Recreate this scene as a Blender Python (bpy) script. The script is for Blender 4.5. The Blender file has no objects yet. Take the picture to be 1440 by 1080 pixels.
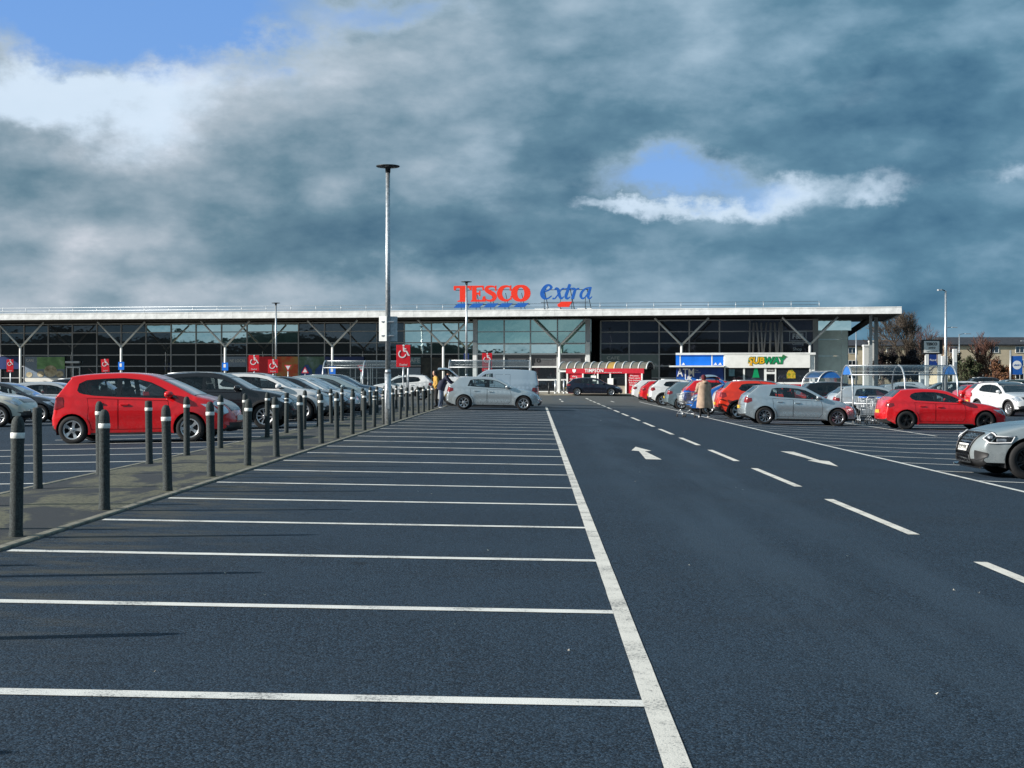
import bpy, bmesh, math, random
from mathutils import Vector, Matrix
from mathutils.geometry import delaunay_2d_cdt
R = math.radians
rnd = random.Random(11)
sc = bpy.context.scene
COL = sc.collection

# ------------------------------------------------------------------ camera, sky, sun, exposure
FPX, HOR, CAMH = 2050.0, 531.0, 1.45          # focal length in photo pixels, horizon row, eye height
YAW = math.atan(33 / FPX)                      # the lane runs along +Y; the camera looks a little left of it
cd = bpy.data.cameras.new('camera'); cam = bpy.data.objects.new('camera', cd); COL.objects.link(cam)
cam.location = (0, 0, CAMH); cam.rotation_euler = (R(90), 0, YAW)
cd.sensor_width = 36; cd.lens = FPX / 1440 * 36; cd.shift_y = -(540 - HOR) / 1440
cd.clip_start = .1; cd.clip_end = 4000
sc.camera = cam
CR = Vector((math.cos(YAW), math.sin(YAW), 0)); CF = Vector((-math.sin(YAW), math.cos(YAW), 0))

SUN_EL = 23.0
SHADOW_AZ = 14.0                               # shadows run to the right (+X) and a little away
sdir = Vector((-math.cos(R(SHADOW_AZ)) * math.cos(R(SUN_EL)), -math.sin(R(SHADOW_AZ)) * math.cos(R(SUN_EL)), math.sin(R(SUN_EL))))
sl = bpy.data.lights.new('sun', 'SUN'); sl.energy = 5.0; sl.angle = R(.5); sl.color = (1, .95, .88)
so = bpy.data.objects.new('sun', sl); COL.objects.link(so)
so.rotation_euler = sdir.to_track_quat('Z', 'Y').to_euler(); so.location = (-40, -20, 40)

vs = sc.view_settings
vs.view_transform = 'Standard'; vs.look = 'None'; vs.exposure = 0.5; vs.gamma = 1; vs.use_curve_mapping = False

class NT:
    """small node-tree helper"""
    def __init__(s, tree):
        s.t = tree; tree.nodes.clear()
    def n(s, typ, ins=None, **props):
        nd = s.t.nodes.new(typ)
        for k, v in props.items(): setattr(nd, k, v)
        if ins:
            for k, v in ins.items():
                if isinstance(v, bpy.types.NodeSocket): s.t.links.new(v, nd.inputs[k])
                else: nd.inputs[k].default_value = v
        return nd
    def m(s, op, a, b=None, c=None, clamp=False):
        nd = s.t.nodes.new('ShaderNodeMath'); nd.operation = op; nd.use_clamp = clamp
        for i, v in enumerate((a, b, c)):
            if v is None: continue
            if isinstance(v, bpy.types.NodeSocket): s.t.links.new(v, nd.inputs[i])
            else: nd.inputs[i].default_value = v
        return nd.outputs[0]
    def v(s, op, a, b=None):
        nd = s.t.nodes.new('ShaderNodeVectorMath'); nd.operation = op
        for i, x in enumerate((a, b)):
            if x is None: continue
            if isinstance(x, bpy.types.NodeSocket): s.t.links.new(x, nd.inputs[i])
            else: nd.inputs[i].default_value = x
        return nd.outputs['Value' if op in ('LENGTH', 'DOT_PRODUCT', 'DISTANCE') else 'Vector']
    def mix(s, f, a, b):
        nd = s.t.nodes.new('ShaderNodeMix'); nd.data_type = 'RGBA'
        for sock, v in ((nd.inputs[0], f), (nd.inputs[6], a), (nd.inputs[7], b)):
            if isinstance(v, bpy.types.NodeSocket): s.t.links.new(v, sock)
            else: sock.default_value = v if not isinstance(v, tuple) or len(v) == 4 else (*v, 1)
        return nd.outputs[2]
    def ramp(s, f, stops, interp='LINEAR'):
        nd = s.t.nodes.new('ShaderNodeValToRGB'); s.t.links.new(f, nd.inputs[0])
        e = nd.color_ramp.elements; nd.color_ramp.interpolation = interp
        while len(e) < len(stops): e.new(.5)
        for el, (p, c) in zip(e, stops):
            el.position = p; el.color = (*c, 1) if not isinstance(c, (int, float)) else (c, c, c, 1)
        return nd.outputs[0]
    def noise(s, vec, scale, detail=3, rough=.5, dist=0.0):
        nd = s.n('ShaderNodeTexNoise', {'Scale': scale, 'Detail': detail, 'Roughness': rough, 'Distortion': dist})
        if vec is not None: s.t.links.new(vec, nd.inputs['Vector'])
        return nd
    def sstep(s, x, lo, hi):
        nd = s.t.nodes.new('ShaderNodeMapRange'); nd.interpolation_type = 'SMOOTHSTEP'
        s.t.links.new(x, nd.inputs[0]); nd.inputs[1].default_value = lo; nd.inputs[2].default_value = hi
        return nd.outputs[0]

def sky_dir(px, py):
    return (CR * ((px - 720) / FPX) + CF + Vector((0, 0, (HOR - py) / FPX))).normalized()

W = bpy.data.worlds.new('World'); sc.world = W; W.use_nodes = True
t = NT(W.node_tree)
gen = t.n('ShaderNodeTexCoord').outputs['Generated']
sky = t.n('ShaderNodeTexSky', sky_type='NISHITA', sun_disc=False, sun_elevation=R(SUN_EL),
          sun_rotation=math.atan2(sdir.x, sdir.y) % (2 * math.pi), altitude=20, air_density=1.0, dust_density=.6, ozone_density=2.0)
stretch = t.v('MULTIPLY', gen, (1, 1, 1.45))
warp = t.v('SUBTRACT', t.noise(stretch, 13, 7, .62).outputs['Color'], (.5, .5, .5))
gw = t.v('ADD', gen, t.v('MULTIPLY', warp, (.085, .085, .07)))
def blob(px, py, rx, ry):
    """soft spot of the cloud field about one direction of the sky, ragged by the warp"""
    d = sky_dir(px, py)
    q = t.v('MULTIPLY', t.v('SUBTRACT', gw, tuple(d)), (FPX / rx, 4, FPX / ry))
    l = t.v('LENGTH', q)
    return t.m('POWER', 2.718, t.m('MULTIPLY', t.m('MULTIPLY', l, l), -1))
def total(lst):
    out = None
    for amp, *b in lst:
        x = t.m('MULTIPLY', blob(*b), amp)
        out = x if out is None else t.m('ADD', out, x)
    return out
def fbm(vec, off, scale, det, rough, dist):
    return t.noise(t.v('ADD', vec, off), scale, det, rough, dist).outputs['Fac']
SUNOFF = (-.030, 0, .026)                      # towards the sun: cloud relief is lit from the upper left
n_big = fbm(stretch, (0, 0, 0), 3.2, 9, .54, .0)
stretch2 = t.v('MULTIPLY', gen, (1, 1, 2.1))
n_mid = fbm(stretch2, (0, 0, 0), 7.5, 8, .54, .0)
n_fine = t.noise(stretch, 30, 6, .6, .0).outputs['Fac']
relief = t.m('SUBTRACT', n_mid, fbm(stretch2, SUNOFF, 7.5, 8, .54, .0))
puff = t.m('ABSOLUTE', t.m('SUBTRACT', t.m('MULTIPLY', fbm(stretch2, (3.1, 1.7, .4), 10.5, 7, .5, .0), 2), 1))
relief2 = t.m('SUBTRACT', n_big, fbm(stretch, (-.07, 0, .06), 3.2, 9, .54, .0))
hole = total([(1.15, 60, 22, 250, 62), (.85, 300, 14, 190, 42), (.6, 590, 8, 110, 34), (1.2, 950, 246, 100, 46), (.38, 1065, 270, 90, 22), (.35, 1240, 262, 60, 20), (.3, 1430, 250, 50, 18)])
hole = t.m('ADD', hole, t.m('MULTIPLY', t.m('SUBTRACT', n_mid, .5), 1.7))
hole = t.m('ADD', hole, t.m('MULTIPLY', t.sstep(n_big, .66, .8), .5))
clear = t.sstep(hole, .34, .98)
edge = t.m('MULTIPLY', t.sstep(hole, .15, .6), .30)
rim = total([(1.0, 150, 128, 150, 46), (.8, 60, 120, 120, 40), (.7, 220, 190, 90, 50), (.5, 330, 95, 110, 40), (.9, 880, 296, 60, 14), (1.0, 1000, 290, 110, 17), (1.1, 1115, 262, 62, 22), (.8, 1235, 264, 44, 20), (.7, 1425, 252, 40, 18), (.4, 1330, 245, 60, 18), (.35, 655, 385, 120, 26)])
rim = t.m('ADD', t.m('MULTIPLY', rim, t.m('ADD', .30, t.m('MULTIPLY', n_fine, 1.35))), t.m('MULTIPLY', relief, 1.0))
tone = total([(.34, 250, 140, 230, 95), (.22, 700, 90, 260, 110), (.14, 1000, 60, 160, 80), (-.34, 560, 330, 240, 62), (-.28, 830, 190, 150, 90), (-.30, 1250, 150, 300, 70),
              (.24, 110, 335, 190, 32), (.26, 640, 392, 170, 38), (.18, 330, 412, 330, 26), (-.2, 1330, 330, 300, 90), (-.2, 50, 215, 130, 45), (.16, 860, 385, 140, 40), (.12, 480, 120, 120, 60)])
tone = t.m('ADD', t.m('ADD', tone, .475), t.m('ADD', t.m('MULTIPLY', t.m('SUBTRACT', n_mid, .5), .34), t.m('MULTIPLY', t.m('SUBTRACT', n_big, .5), .40)))
tone = t.m('ADD', tone, t.m('MULTIPLY', t.m('SUBTRACT', n_fine, .5), .20))
tone = t.m('ADD', tone, t.m('ADD', t.m('ADD', t.m('MULTIPLY', t.m('SUBTRACT', puff, .16), .55), t.m('MULTIPLY', relief, 1.0)), t.m('MULTIPLY', relief2, .6)))
cloud = t.ramp(tone, [(0.0, (.46, 1.08, 1.72)), (.30, (.92, 1.74, 2.42)), (.55, (1.75, 2.60, 3.36)), (.8, (2.80, 3.6, 4.40)), (1.0, (4.2, 4.9, 5.8))])
dxs = t.n('ShaderNodeSeparateXYZ', {0: gen}).outputs['X']
side = t.sstep(dxs, -.30, .30)                # warmer grey towards the sun, bluer away from it
cloud = t.v('MULTIPLY', cloud, t.mix(side, (1.13, 1.02, .95), (.86, .99, 1.03)))
cloud = t.mix(t.m('MULTIPLY', t.m('MAXIMUM', t.sstep(rim, .25, 1.3), edge), .85), cloud, (5.0, 6.0, 7.1))
skyc = t.mix(.62, sky.outputs[0], (.98, 2.55, 6.3))
col = t.mix(clear, cloud, skyc)
bg = t.n('ShaderNodeBackground', {'Color': col, 'Strength': .1})
t.n('ShaderNodeOutputWorld', {'Surface': bg.outputs[0]})

# ------------------------------------------------------------------ the lie of the ground
def _lin(v, ks):
    if v <= ks[0][0]: return ks[0][1]
    for (a, fa), (b, fb) in zip(ks, ks[1:]):
        if v <= b: return fa + (fb - fa) * (v - a) / (b - a)
    return ks[-1][1]
FOLD = -5.3
TK = [(-22, .082 - .018 * 16.7), (FOLD, .082), (2, -.031), (5, -.10), (9, -.265), (14, -.35)]
def gz(x, y):
    return _lin(x, TK) * _lin(y, [(95, 1), (120, .3)])
def at(px, Y, z=None):
    """point at depth Y (metres from the camera) under picture column px; on the ground unless z is given"""
    p = CR * ((px - 720) / FPX * Y) + CF * Y
    return Vector((p.x, p.y, gz(p.x, p.y) if z is None else z))

# ------------------------------------------------------------------ materials
def pbr(name, color, rough=.5, metal=0., spec=.5, coat=0., var=.0, vscale=6., bump=0., bscale=80., emit=None, estr=0., alpha=1.):
    m = bpy.data.materials.new(name); m.use_nodes = True; n = NT(m.node_tree)
    b = n.n('ShaderNodeBsdfPrincipled', {'Base Color': (*color, 1), 'Roughness': rough, 'Metallic': metal, 'Specular IOR Level': spec, 'Coat Weight': coat, 'Coat Roughness': .05, 'Alpha': alpha})
    oc = n.n('ShaderNodeTexCoord').outputs['Object']
    if var:
        f = n.noise(oc, vscale, 5, .6).outputs['Fac']
        lo = tuple(c * (1 - var) for c in color); hi = tuple(min(1, c * (1 + var)) for c in color)
        m.node_tree.links.new(n.mix(n.sstep(f, .3, .7), lo, hi), b.inputs['Base Color'])
        m.node_tree.links.new(n.m('ADD', n.m('MULTIPLY', n.m('SUBTRACT', f, .5), .25), rough, clamp=True), b.inputs['Roughness'])
    if bump:
        bn = n.n('ShaderNodeBump', {'Strength': bump, 'Distance': .01, 'Height': n.noise(oc, bscale, 3).outputs['Fac']})
        m.node_tree.links.new(bn.outputs[0], b.inputs['Normal'])
    if emit: b.inputs['Emission Color'].default_value = (*emit, 1); b.inputs['Emission Strength'].default_value = estr
    n.n('ShaderNodeOutputMaterial', {'Surface': b.outputs[0]})
    return m

def mat_asphalt():
    m = bpy.data.materials.new('asphalt'); m.use_nodes = True; n = NT(m.node_tree)
    g = n.n('ShaderNodeNewGeometry').outputs['Position']
    grain = n.n('ShaderNodeTexVoronoi', {'Scale': 80.0, 'Randomness': 1.0}); m.node_tree.links.new(g, grain.inputs['Vector'])
    gr = n.noise(g, 190, 2, .6).outputs['Fac']
    stone = n.sstep(grain.outputs['Color'], .25, .9)
    base = n.mix(stone, (.0035, .009, .017), (.029, .056, .090))
    base = n.mix(n.sstep(gr, .58, .70), base, (.13, .16, .19))
    base = n.mix(n.sstep(n.noise(g, .38, 5, .6).outputs['Fac'], .35, .72), base, n.mix(.4, base, (.030, .054, .083)))
    stretchy = n.v('MULTIPLY', g, (.16, 1.1, 1))
    base = n.mix(n.m('MULTIPLY', n.sstep(n.noise(stretchy, .8, 5, .65).outputs['Fac'], .52, .75), .45), base, (.022, .030, .040))
    # grime that washes off the planted strip and lies along its kerb
    x = n.n('ShaderNodeSeparateXYZ', {0: g})
    near = n.m('MULTIPLY', n.sstep(x.outputs['X'], -4.9, -4.2), n.m('SUBTRACT', 1, n.sstep(x.outputs['X'], -4.0, -1.9)))
    mud = n.m('MULTIPLY', near, n.sstep(n.noise(n.v('MULTIPLY', g, (.8, 2.2, 1)), 1.5, 6, .65).outputs['Fac'], .42, .68))
    base = n.mix(n.m('MULTIPLY', mud, .75), base, (.085, .080, .062))
    # worn, dusty surface towards the shop front
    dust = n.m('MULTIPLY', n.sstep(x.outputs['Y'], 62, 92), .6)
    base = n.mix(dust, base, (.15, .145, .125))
    st = n.m('MULTIPLY', n.sstep(n.noise(n.v('MULTIPLY', g, (.55, .75, 1)), 1.1, 4, .6).outputs['Fac'], .69, .76), .55)
    st = n.m('MULTIPLY', st, n.sstep(x.outputs['X'], 3.8, 4.6))
    base = n.mix(st, base, (.16, .16, .12))
    # oil drips in the bays, polished tracks in the lane
    drip = n.m('MULTIPLY', n.sstep(n.noise(n.v('MULTIPLY', g, (1.0, 1.6, 1)), 1.7, 3, .55).outputs['Fac'], .66, .74), n.m('SUBTRACT', 1, n.sstep(x.outputs['X'], -.9, -.2)))
    base = n.mix(n.m('MULTIPLY', drip, .5), base, (.007, .009, .012))
    trk = n.m('MULTIPLY', n.m('MULTIPLY', n.sstep(x.outputs['X'], .9, 1.4), n.m('SUBTRACT', 1, n.sstep(x.outputs['X'], 2.9, 3.4))), n.sstep(n.noise(n.v('MULTIPLY', g, (1.2, .12, 1)), 1.0, 5, .6).outputs['Fac'], .4, .62))
    base = n.mix(n.m('MULTIPLY', trk, .35), base, (.046, .074, .106))
    h = n.m('ADD', n.m('MULTIPLY', grain.outputs['Distance'], -1.2), n.m('MULTIPLY', gr, .5))
    bp = n.n('ShaderNodeBump', {'Strength': .55, 'Distance': .006, 'Height': h})
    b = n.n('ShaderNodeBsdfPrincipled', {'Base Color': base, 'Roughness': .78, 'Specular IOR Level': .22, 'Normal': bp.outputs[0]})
    n.n('ShaderNodeOutputMaterial', {'Surface': b.outputs[0]})
    return m

def mat_linepaint(name, wear, c=(.80, .79, .74)):
    m = bpy.data.materials.new(name); m.use_nodes = True; n = NT(m.node_tree)
    g = n.n('ShaderNodeNewGeometry').outputs['Position']
    f = n.noise(g, 55, 4, .7).outputs['Fac']; f2 = n.noise(g, 3.0, 4, .6).outputs['Fac']
    w = n.sstep(n.m('ADD', f, n.m('MULTIPLY', n.m('SUBTRACT', f2, .5), .7)), .62 - wear, .74 - wear * .6)
    c2 = n.mix(n.sstep(f2, .3, .7), c, tuple(x * .82 for x in c))
    base = n.mix(n.m('MULTIPLY', w, .75), c2, (.10, .105, .11))
    bp = n.n('ShaderNodeBump', {'Strength': .5, 'Distance': .004, 'Height': n.noise(g, 130, 2).outputs['Fac']})
    b = n.n('ShaderNodeBsdfPrincipled', {'Base Color': base, 'Roughness': .7, 'Normal': bp.outputs[0]})
    n.n('ShaderNodeOutputMaterial', {'Surface': b.outputs[0]})
    return m

def mat_pavement():
    m = bpy.data.materials.new('mossy_tarmac'); m.use_nodes = True; n = NT(m.node_tree)
    g = n.n('ShaderNodeNewGeometry').outputs['Position']
    gr = n.noise(g, 150, 3, .6).outputs['Fac']
    base = n.mix(n.sstep(gr, .35, .7), (.016, .020, .025), (.044, .049, .055))
    moss = n.sstep(n.noise(n.v('MULTIPLY', g, (.9, .45, 1)), 1.3, 7, .62, .6).outputs['Fac'],   .47, .56)
    speck = n.noise(g, 26, 4, .7).outputs['Fac']
    base = n.mix(n.m('MULTIPLY', moss, n.sstep(speck, .30, .62)), base, (.145, .14, .085))
    bp = n.n('ShaderNodeBump', {'Strength': .6, 'Distance': .006, 'Height': gr})
    b = n.n('ShaderNodeBsdfPrincipled', {'Base Color': base, 'Roughness': .85, 'Normal': bp.outputs[0]})
    n.n('ShaderNodeOutputMaterial', {'Surface': b.outputs[0]})
    return m

def mat_paint():
    m = bpy.data.materials.new('car_paint'); m.use_nodes = True; n = NT(m.node_tree)
    oi = n.n('ShaderNodeObjectInfo')
    oc = n.n('ShaderNodeTexCoord').outputs['Object']
    z = n.n('ShaderNodeSeparateXYZ', {0: oc}).outputs['Z']
    dirt = n.m('MULTIPLY', n.m('SUBTRACT', 1, n.sstep(z, .15, .62)), n.sstep(n.noise(oc, 7, 5, .6).outputs['Fac'], .3, .75))
    base = n.mix(n.m('MULTIPLY', dirt, .35), oi.outputs['Color'], (.09, .085, .075))
    b = n.n('ShaderNodeBsdfPrincipled', {'Base Color': base, 'Roughness': n.m('ADD', .22, n.m('MULTIPLY', dirt, .3)), 'Metallic': oi.outputs['Alpha'], 'Coat Weight': .9, 'Coat Roughness': .04})
    n.n('ShaderNodeOutputMaterial', {'Surface': b.outputs[0]})
    return m

def mat_glass(name, tint, refl=1.0, rough=.015):
    m = bpy.data.materials.new(name); m.use_nodes = True; n = NT(m.node_tree)
    oc = n.n('ShaderNodeTexCoord').outputs['Object']
    f = n.n('ShaderNodeFresnel', {'IOR': 1.52}).outputs[0]
    f = n.m('MULTIPLY', f, refl, clamp=True)
    f = n.m('ADD', f, n.m('MULTIPLY', n.noise(oc, 5, 3).outputs['Fac'], .02))
    tr = n.n('ShaderNodeBsdfTransparent', {'Color': (*tint, 1)})
    gl = n.n('ShaderNodeBsdfGlossy', {'Color': (1, 1, 1, 1), 'Roughness': rough})
    mx = n.n('ShaderNodeMixShader', {0: f, 1: tr.outputs[0], 2: gl.outputs[0]})
    n.n('ShaderNodeOutputMaterial', {'Surface': mx.outputs[0]})
    return m

def mat_mirrorpane(name, base, refl, tint):
    """solar-control shop glass: dark body with a tinted mirror coat, slightly wavy"""
    m = bpy.data.materials.new(name); m.use_nodes = True; n = NT(m.node_tree)
    g = n.n('ShaderNodeNewGeometry').outputs['Position']
    oi = n.n('ShaderNodeObjectInfo').outputs['Random']
    bp = n.n('ShaderNodeBump', {'Strength': .05, 'Distance': .06, 'Height': n.noise(g, .9, 2).outputs['Fac']})
    d = n.n('ShaderNodeBsdfPrincipled', {'Base Color': n.mix(oi, tuple(c * .6 for c in base), tuple(c * 1.4 for c in base)), 'Roughness': .25, 'Specular IOR Level': .3})
    gl = n.n('ShaderNodeBsdfGlossy', {'Color': (*tint, 1), 'Roughness': .02, 'Normal': bp.outputs[0]})
    f = n.m('ADD', n.m('MULTIPLY', oi, refl * .3), refl * .85, clamp=True)
    mx = n.n('ShaderNodeMixShader', {0: f, 1: d.outputs[0], 2: gl.outputs[0]})
    n.n('ShaderNodeOutputMaterial', {'Surface': mx.outputs[0]})
    return m

M = dict(
    asphalt=mat_asphalt(), line=mat_linepaint('bay_line_paint', .06), lane=mat_linepaint('lane_line_paint', .10, (.74, .71, .64)), arrowp=mat_linepaint('arrow_paint', .05, (.78, .74, .66)),
    pavement=mat_pavement(), kerb=pbr('kerb_concrete', (.20, .19, .15), .85, var=.4, vscale=9, bump=.4),
    bollard=pbr('recycled_plastic', (.046, .055, .055), .7, spec=.25, var=.5, vscale=60, bump=.5, bscale=120),
    band=pbr('reflective_band', (.78, .78, .74), .4, var=.12, vscale=40),
    galv=pbr('galvanised_steel', (.52, .55, .57), .42, .75, var=.2, vscale=14),
    darkmetal=pbr('dark_metal', (.035, .037, .04), .45, .4, var=.2),
    white=pbr('white_coated_steel', (.78, .79, .77), .45, var=.08, vscale=3),
    offwhite=pbr('off_white_board', (.80, .80, .76), .5, var=.05, vscale=2),
    greypaint=pbr('grey_powder_coat', (.30, .33, .34), .45, .2, var=.12),
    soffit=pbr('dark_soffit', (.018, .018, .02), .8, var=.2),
    red=pbr('red_sign_face', (.72, .018, .03), .35, var=.06), timred=pbr('red_fascia', (.50, .012, .03), .4, var=.08),
    white_print=pbr('white_print', (.82, .82, .82), .45), blue=pbr('blue_panel', (.012, .17, .72), .3, var=.08, vscale=1), navy=pbr('navy_panel', (.012, .045, .24), .35, var=.2, vscale=2),
    signblue=pbr('sign_blue', (.015, .115, .46), .4, var=.08), signred=pbr('sign_red', (.86, .045, .02), .35, var=.05, emit=(.9, .05, .02), estr=.0),
    yellow=pbr('sign_yellow', (.80, .42, .01), .4), green=pbr('sign_green', (.0, .27, .10), .4), darkgreen=pbr('sign_outline', (.03, .16, .05), .5),
    paint=mat_paint(), glass=mat_glass('car_glass', (.74, .80, .80), 1.5), glassdark=mat_glass('privacy_glass', (.12, .14, .14), 1.4), shelter=mat_glass('polycarbonate', (.90, .94, .95), .6, .06),
    rubber=pbr('tyre_rubber', (.011, .011, .012), .8, var=.3, vscale=30), plastic=pbr('black_plastic', (.018, .018, .019), .55, var=.2), gloss=pbr('gloss_black', (.008, .008, .009), .12, coat=.6, var=.2),
    rim=pbr('alloy_silver', (.62, .63, .64), .3, .85, var=.1), rimdark=pbr('alloy_dark', (.03, .03, .032), .3, .6, var=.2), rimcut=pbr('alloy_grey', (.32, .33, .35), .28, .85, var=.1),
    chrome=pbr('chrome', (.8, .8, .8), .1, 1., var=.05), lampglass=pbr('headlamp', (.55, .60, .66), .08, .55, coat=1., var=.35, vscale=9), tail=pbr('tail_lamp', (.22, .008, .010), .15, coat=1., var=.3, vscale=9),
    fabric=pbr('seat_fabric', (.022, .022, .024), .9, var=.3, vscale=20), plate=pbr('plate_white', (.75, .75, .72), .45), plateyellow=pbr('plate_yellow', (.58, .40, .05), .5), ink=pbr('black_ink', (.01, .01, .012), .6),
)
M['pane_dark'] = mat_mirrorpane('dark_shop_glass', (.014, .016, .020), .12, (.8, .92, 1))
M['pane_mid'] = mat_mirrorpane('coated_shop_glass', (.03, .036, .038), .95, (.86, 1, .93))
M['pane_teal'] = mat_mirrorpane('teal_entrance_glass', (.035, .075, .07), .66, (.70, 1, .90))

# ------------------------------------------------------------------ mesh helpers
class MB:
    """collects geometry; build() links it as one mesh object"""
    def __init__(s): s.v = []; s.f = []; s.mi = []; s.sm = []; s.cur = 0; s.smooth = False
    def add(s, vs_, fs, smooth=None):
        o = len(s.v); s.v += [tuple(p) for p in vs_]
        for f in fs: s.f.append(tuple(i + o for i in f)); s.mi.append(s.cur); s.sm.append(s.smooth if smooth is None else smooth)
        return s
    def mat(s, i): s.cur = i; return s
    def box(s, c, d, rz=0., taper=1., ry=0., rx=0.):
        x, y, z = (k / 2 for k in d); tx, ty = x * taper, y * taper
        P = [(-x, -y, -z), (x, -y, -z), (x, y, -z), (-x, y, -z), (-tx, -ty, z), (tx, -ty, z), (tx, ty, z), (-tx, ty, z)]
        Mx = Matrix.Rotation(rz, 3, 'Z') @ Matrix.Rotation(ry, 3, 'Y') @ Matrix.Rotation(rx, 3, 'X')
        c = Vector(c)
        return s.add([c + Mx @ Vector(p) for p in P], [(0, 3, 2, 1), (4, 5, 6, 7), (0, 1, 5, 4), (1, 2, 6, 5), (2, 3, 7, 6), (3, 0, 4, 7)], False)
    def bbox(s, c, d, b=.01, rz=0.):
        """box with chamfered vertical and top edges"""
        x, y, z = (k / 2 for k in d); rows = []
        for zz, i in ((-z, 0), (z - b, 0), (z, b)):
            rows.append([(-x + i + b, -y + i), (x - i - b, -y + i), (x - i, -y + i + b), (x - i, y - i - b), (x - i - b, y - i), (-x + i + b, y - i), (-x + i, y - i - b), (-x + i, -y + i + b), zz])
        vv = []; ca, sa = math.cos(rz), math.sin(rz)
        for r in rows:
            for (a, q) in r[:8]: vv.append((c[0] + a * ca - q * sa, c[1] + a * sa + q * ca, c[2] + r[8]))
        ff = [tuple(range(7, -1, -1)), tuple(range(16, 24))]
        for k in range(2):
            for i in range(8): j = (i + 1) % 8; ff.append((k * 8 + i, k * 8 + j, k * 8 + 8 + j, k * 8 + 8 + i))
        return s.add(vv, ff, False)
    def tube(s, pts, r, n=8, cap=True, r1=None):
        pts = [Vector(p) for p in pts]; vv = []; ff = []; N = len(pts)
        up = Vector((0, 0, 1))
        for i, p in enumerate(pts):
            d = (pts[min(i + 1, N - 1)] - pts[max(i - 1, 0)]).normalized()
            a = d.cross(up)
            if a.length < .05: a = d.cross(Vector((1, 0, 0)))
            a.normalize(); b = d.cross(a).normalized()
            rr = r if not isinstance(r, (list, tuple)) else r[i]
            if r1 is not None: rr = r + (r1 - r) * i / (N - 1)
            vv += [p + (a * math.cos(6.28318 * k / n) + b * math.sin(6.28318 * k / n)) * rr for k in range(n)]
        for i in range(N - 1):
            for k in range(n): q = (k + 1) % n; ff.append((i * n + k, i * n + n + k, i * n + n + q, i * n + q))
        s.add(vv, ff, n > 4)
        if cap:
            o = len(s.v) - len(vv)
            for f in (tuple(range(n)), tuple(range((N - 1) * n + n - 1, (N - 1) * n - 1, -1))): s.f.append(tuple(i + o for i in f)); s.mi.append(s.cur); s.sm.append(False)
        return s
    def lathe(s, prof, c=(0, 0, 0), n=20, axis='Z', smooth=True, cap=True):
        vv = []; ff = []; N = len(prof)
        for r, h in prof:
            for k in range(n):
                a = 6.283185 * k / n; x, y = r * math.cos(a), r * math.sin(a)
                p = (x, y, h) if axis == 'Z' else ((x, h, y) if axis == 'Y' else (h, x, y))
                vv.append((p[0] + c[0], p[1] + c[1], p[2] + c[2]))
        for i in range(N - 1):
            for k in range(n): q = (k + 1) % n; ff.append((i * n + k, i * n + q, i * n + n + q, i * n + n + k))
        if cap:
            if prof[0][0] > 1e-5: ff.append(tuple(range(n - 1, -1, -1)))
            if prof[-1][0] > 1e-5: ff.append(tuple(range((N - 1) * n, N * n)))
        return s.add(vv, ff, smooth)
    def poly(s, pts, z0, z1, plane='XY'):
        """prism of a simple polygon between two heights along the third axis"""
        n = len(pts)
        def P(a, b, h): return (a, b, h) if plane == 'XY' else ((a, h, b) if plane == 'XZ' else (h, a, b))
        vv = [P(a, b, z0) for a, b in pts] + [P(a, b, z1) for a, b in pts]
        ff = [tuple(range(n - 1, -1, -1)), tuple(range(n, 2 * n))] + [(i, (i + 1) % n, n + (i + 1) % n, n + i) for i in range(n)]
        return s.add(vv, ff, False)
    def mesh(s, name, mats):
        me = bpy.data.meshes.new(name); me.from_pydata(s.v, [], s.f)
        for m in (mats if isinstance(mats, (list, tuple)) else [mats]): me.materials.append(M[m] if isinstance(m, str) else m)
        me.polygons.foreach_set('material_index', s.mi); me.polygons.foreach_set('use_smooth', s.sm)
        me.update(); return me
    def build(s, name, mats, parent=None, loc=None, fix=True):
        me = s.mesh(name, mats)
        if fix:
            bm = bmesh.new(); bm.from_mesh(me); bmesh.ops.recalc_face_normals(bm, faces=bm.faces); bm.to_mesh(me); bm.free()
        return link(name, me, parent, loc)
def link(name, me, parent=None, loc=None, rot=None):
    o = bpy.data.objects.new(name, me); COL.objects.link(o)
    if parent: o.parent = parent
    if loc is not None: o.location = loc
    if rot is not None: o.rotation_euler = rot
    return o
def tag(o, label=None, cat=None, group=None, kind=None):
    if label: o['label'] = label
    if cat: o['category'] = cat
    if group: o['group'] = group
    if kind: o['kind'] = kind
    return o
def thing(name, label, cat, loc=(0, 0, 0), rz=0., group=None):
    o = bpy.data.objects.new(name, None); COL.objects.link(o); o.location = loc; o.rotation_euler = (0, 0, rz); o.empty_display_size = .3
    return tag(o, label, cat, group)
def copy_tree(o, parent=None):
    c = o.copy(); COL.objects.link(c)
    if parent: c.parent = parent
    for ch in list(o.children): copy_tree(ch, c)
    return c
def text_mesh(s, size, ext=.01, off=0., shear=0., spacing=1.):
    cu = bpy.data.curves.new('lettering', 'FONT'); cu.body = s; cu.size = size; cu.extrude = ext; cu.offset = off; cu.shear = shear
    cu.align_x = 'CENTER'; cu.align_y = 'CENTER'; cu.resolution_u = 3; cu.space_character = spacing
    o = bpy.data.objects.new('lettering', cu); COL.objects.link(o)
    dg = bpy.context.evaluated_depsgraph_get(); me = bpy.data.meshes.new_from_object(o.evaluated_get(dg))
    bpy.data.objects.remove(o); bpy.data.curves.remove(cu); return me
def text(name, s, size, mat, parent, loc, rot=(R(90), 0, 0), ext=.01, off=0., shear=0., width=None, spacing=1.):
    me = text_mesh(s, size, ext, off, shear, spacing); me.materials.clear(); me.materials.append(M[mat])
    o = link(name, me, parent, loc, rot)
    if width:
        xs = [v.co.x for v in me.vertices]; k = width / (max(xs) - min(xs)); o.scale = (k, 1, 1)
    return o

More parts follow.
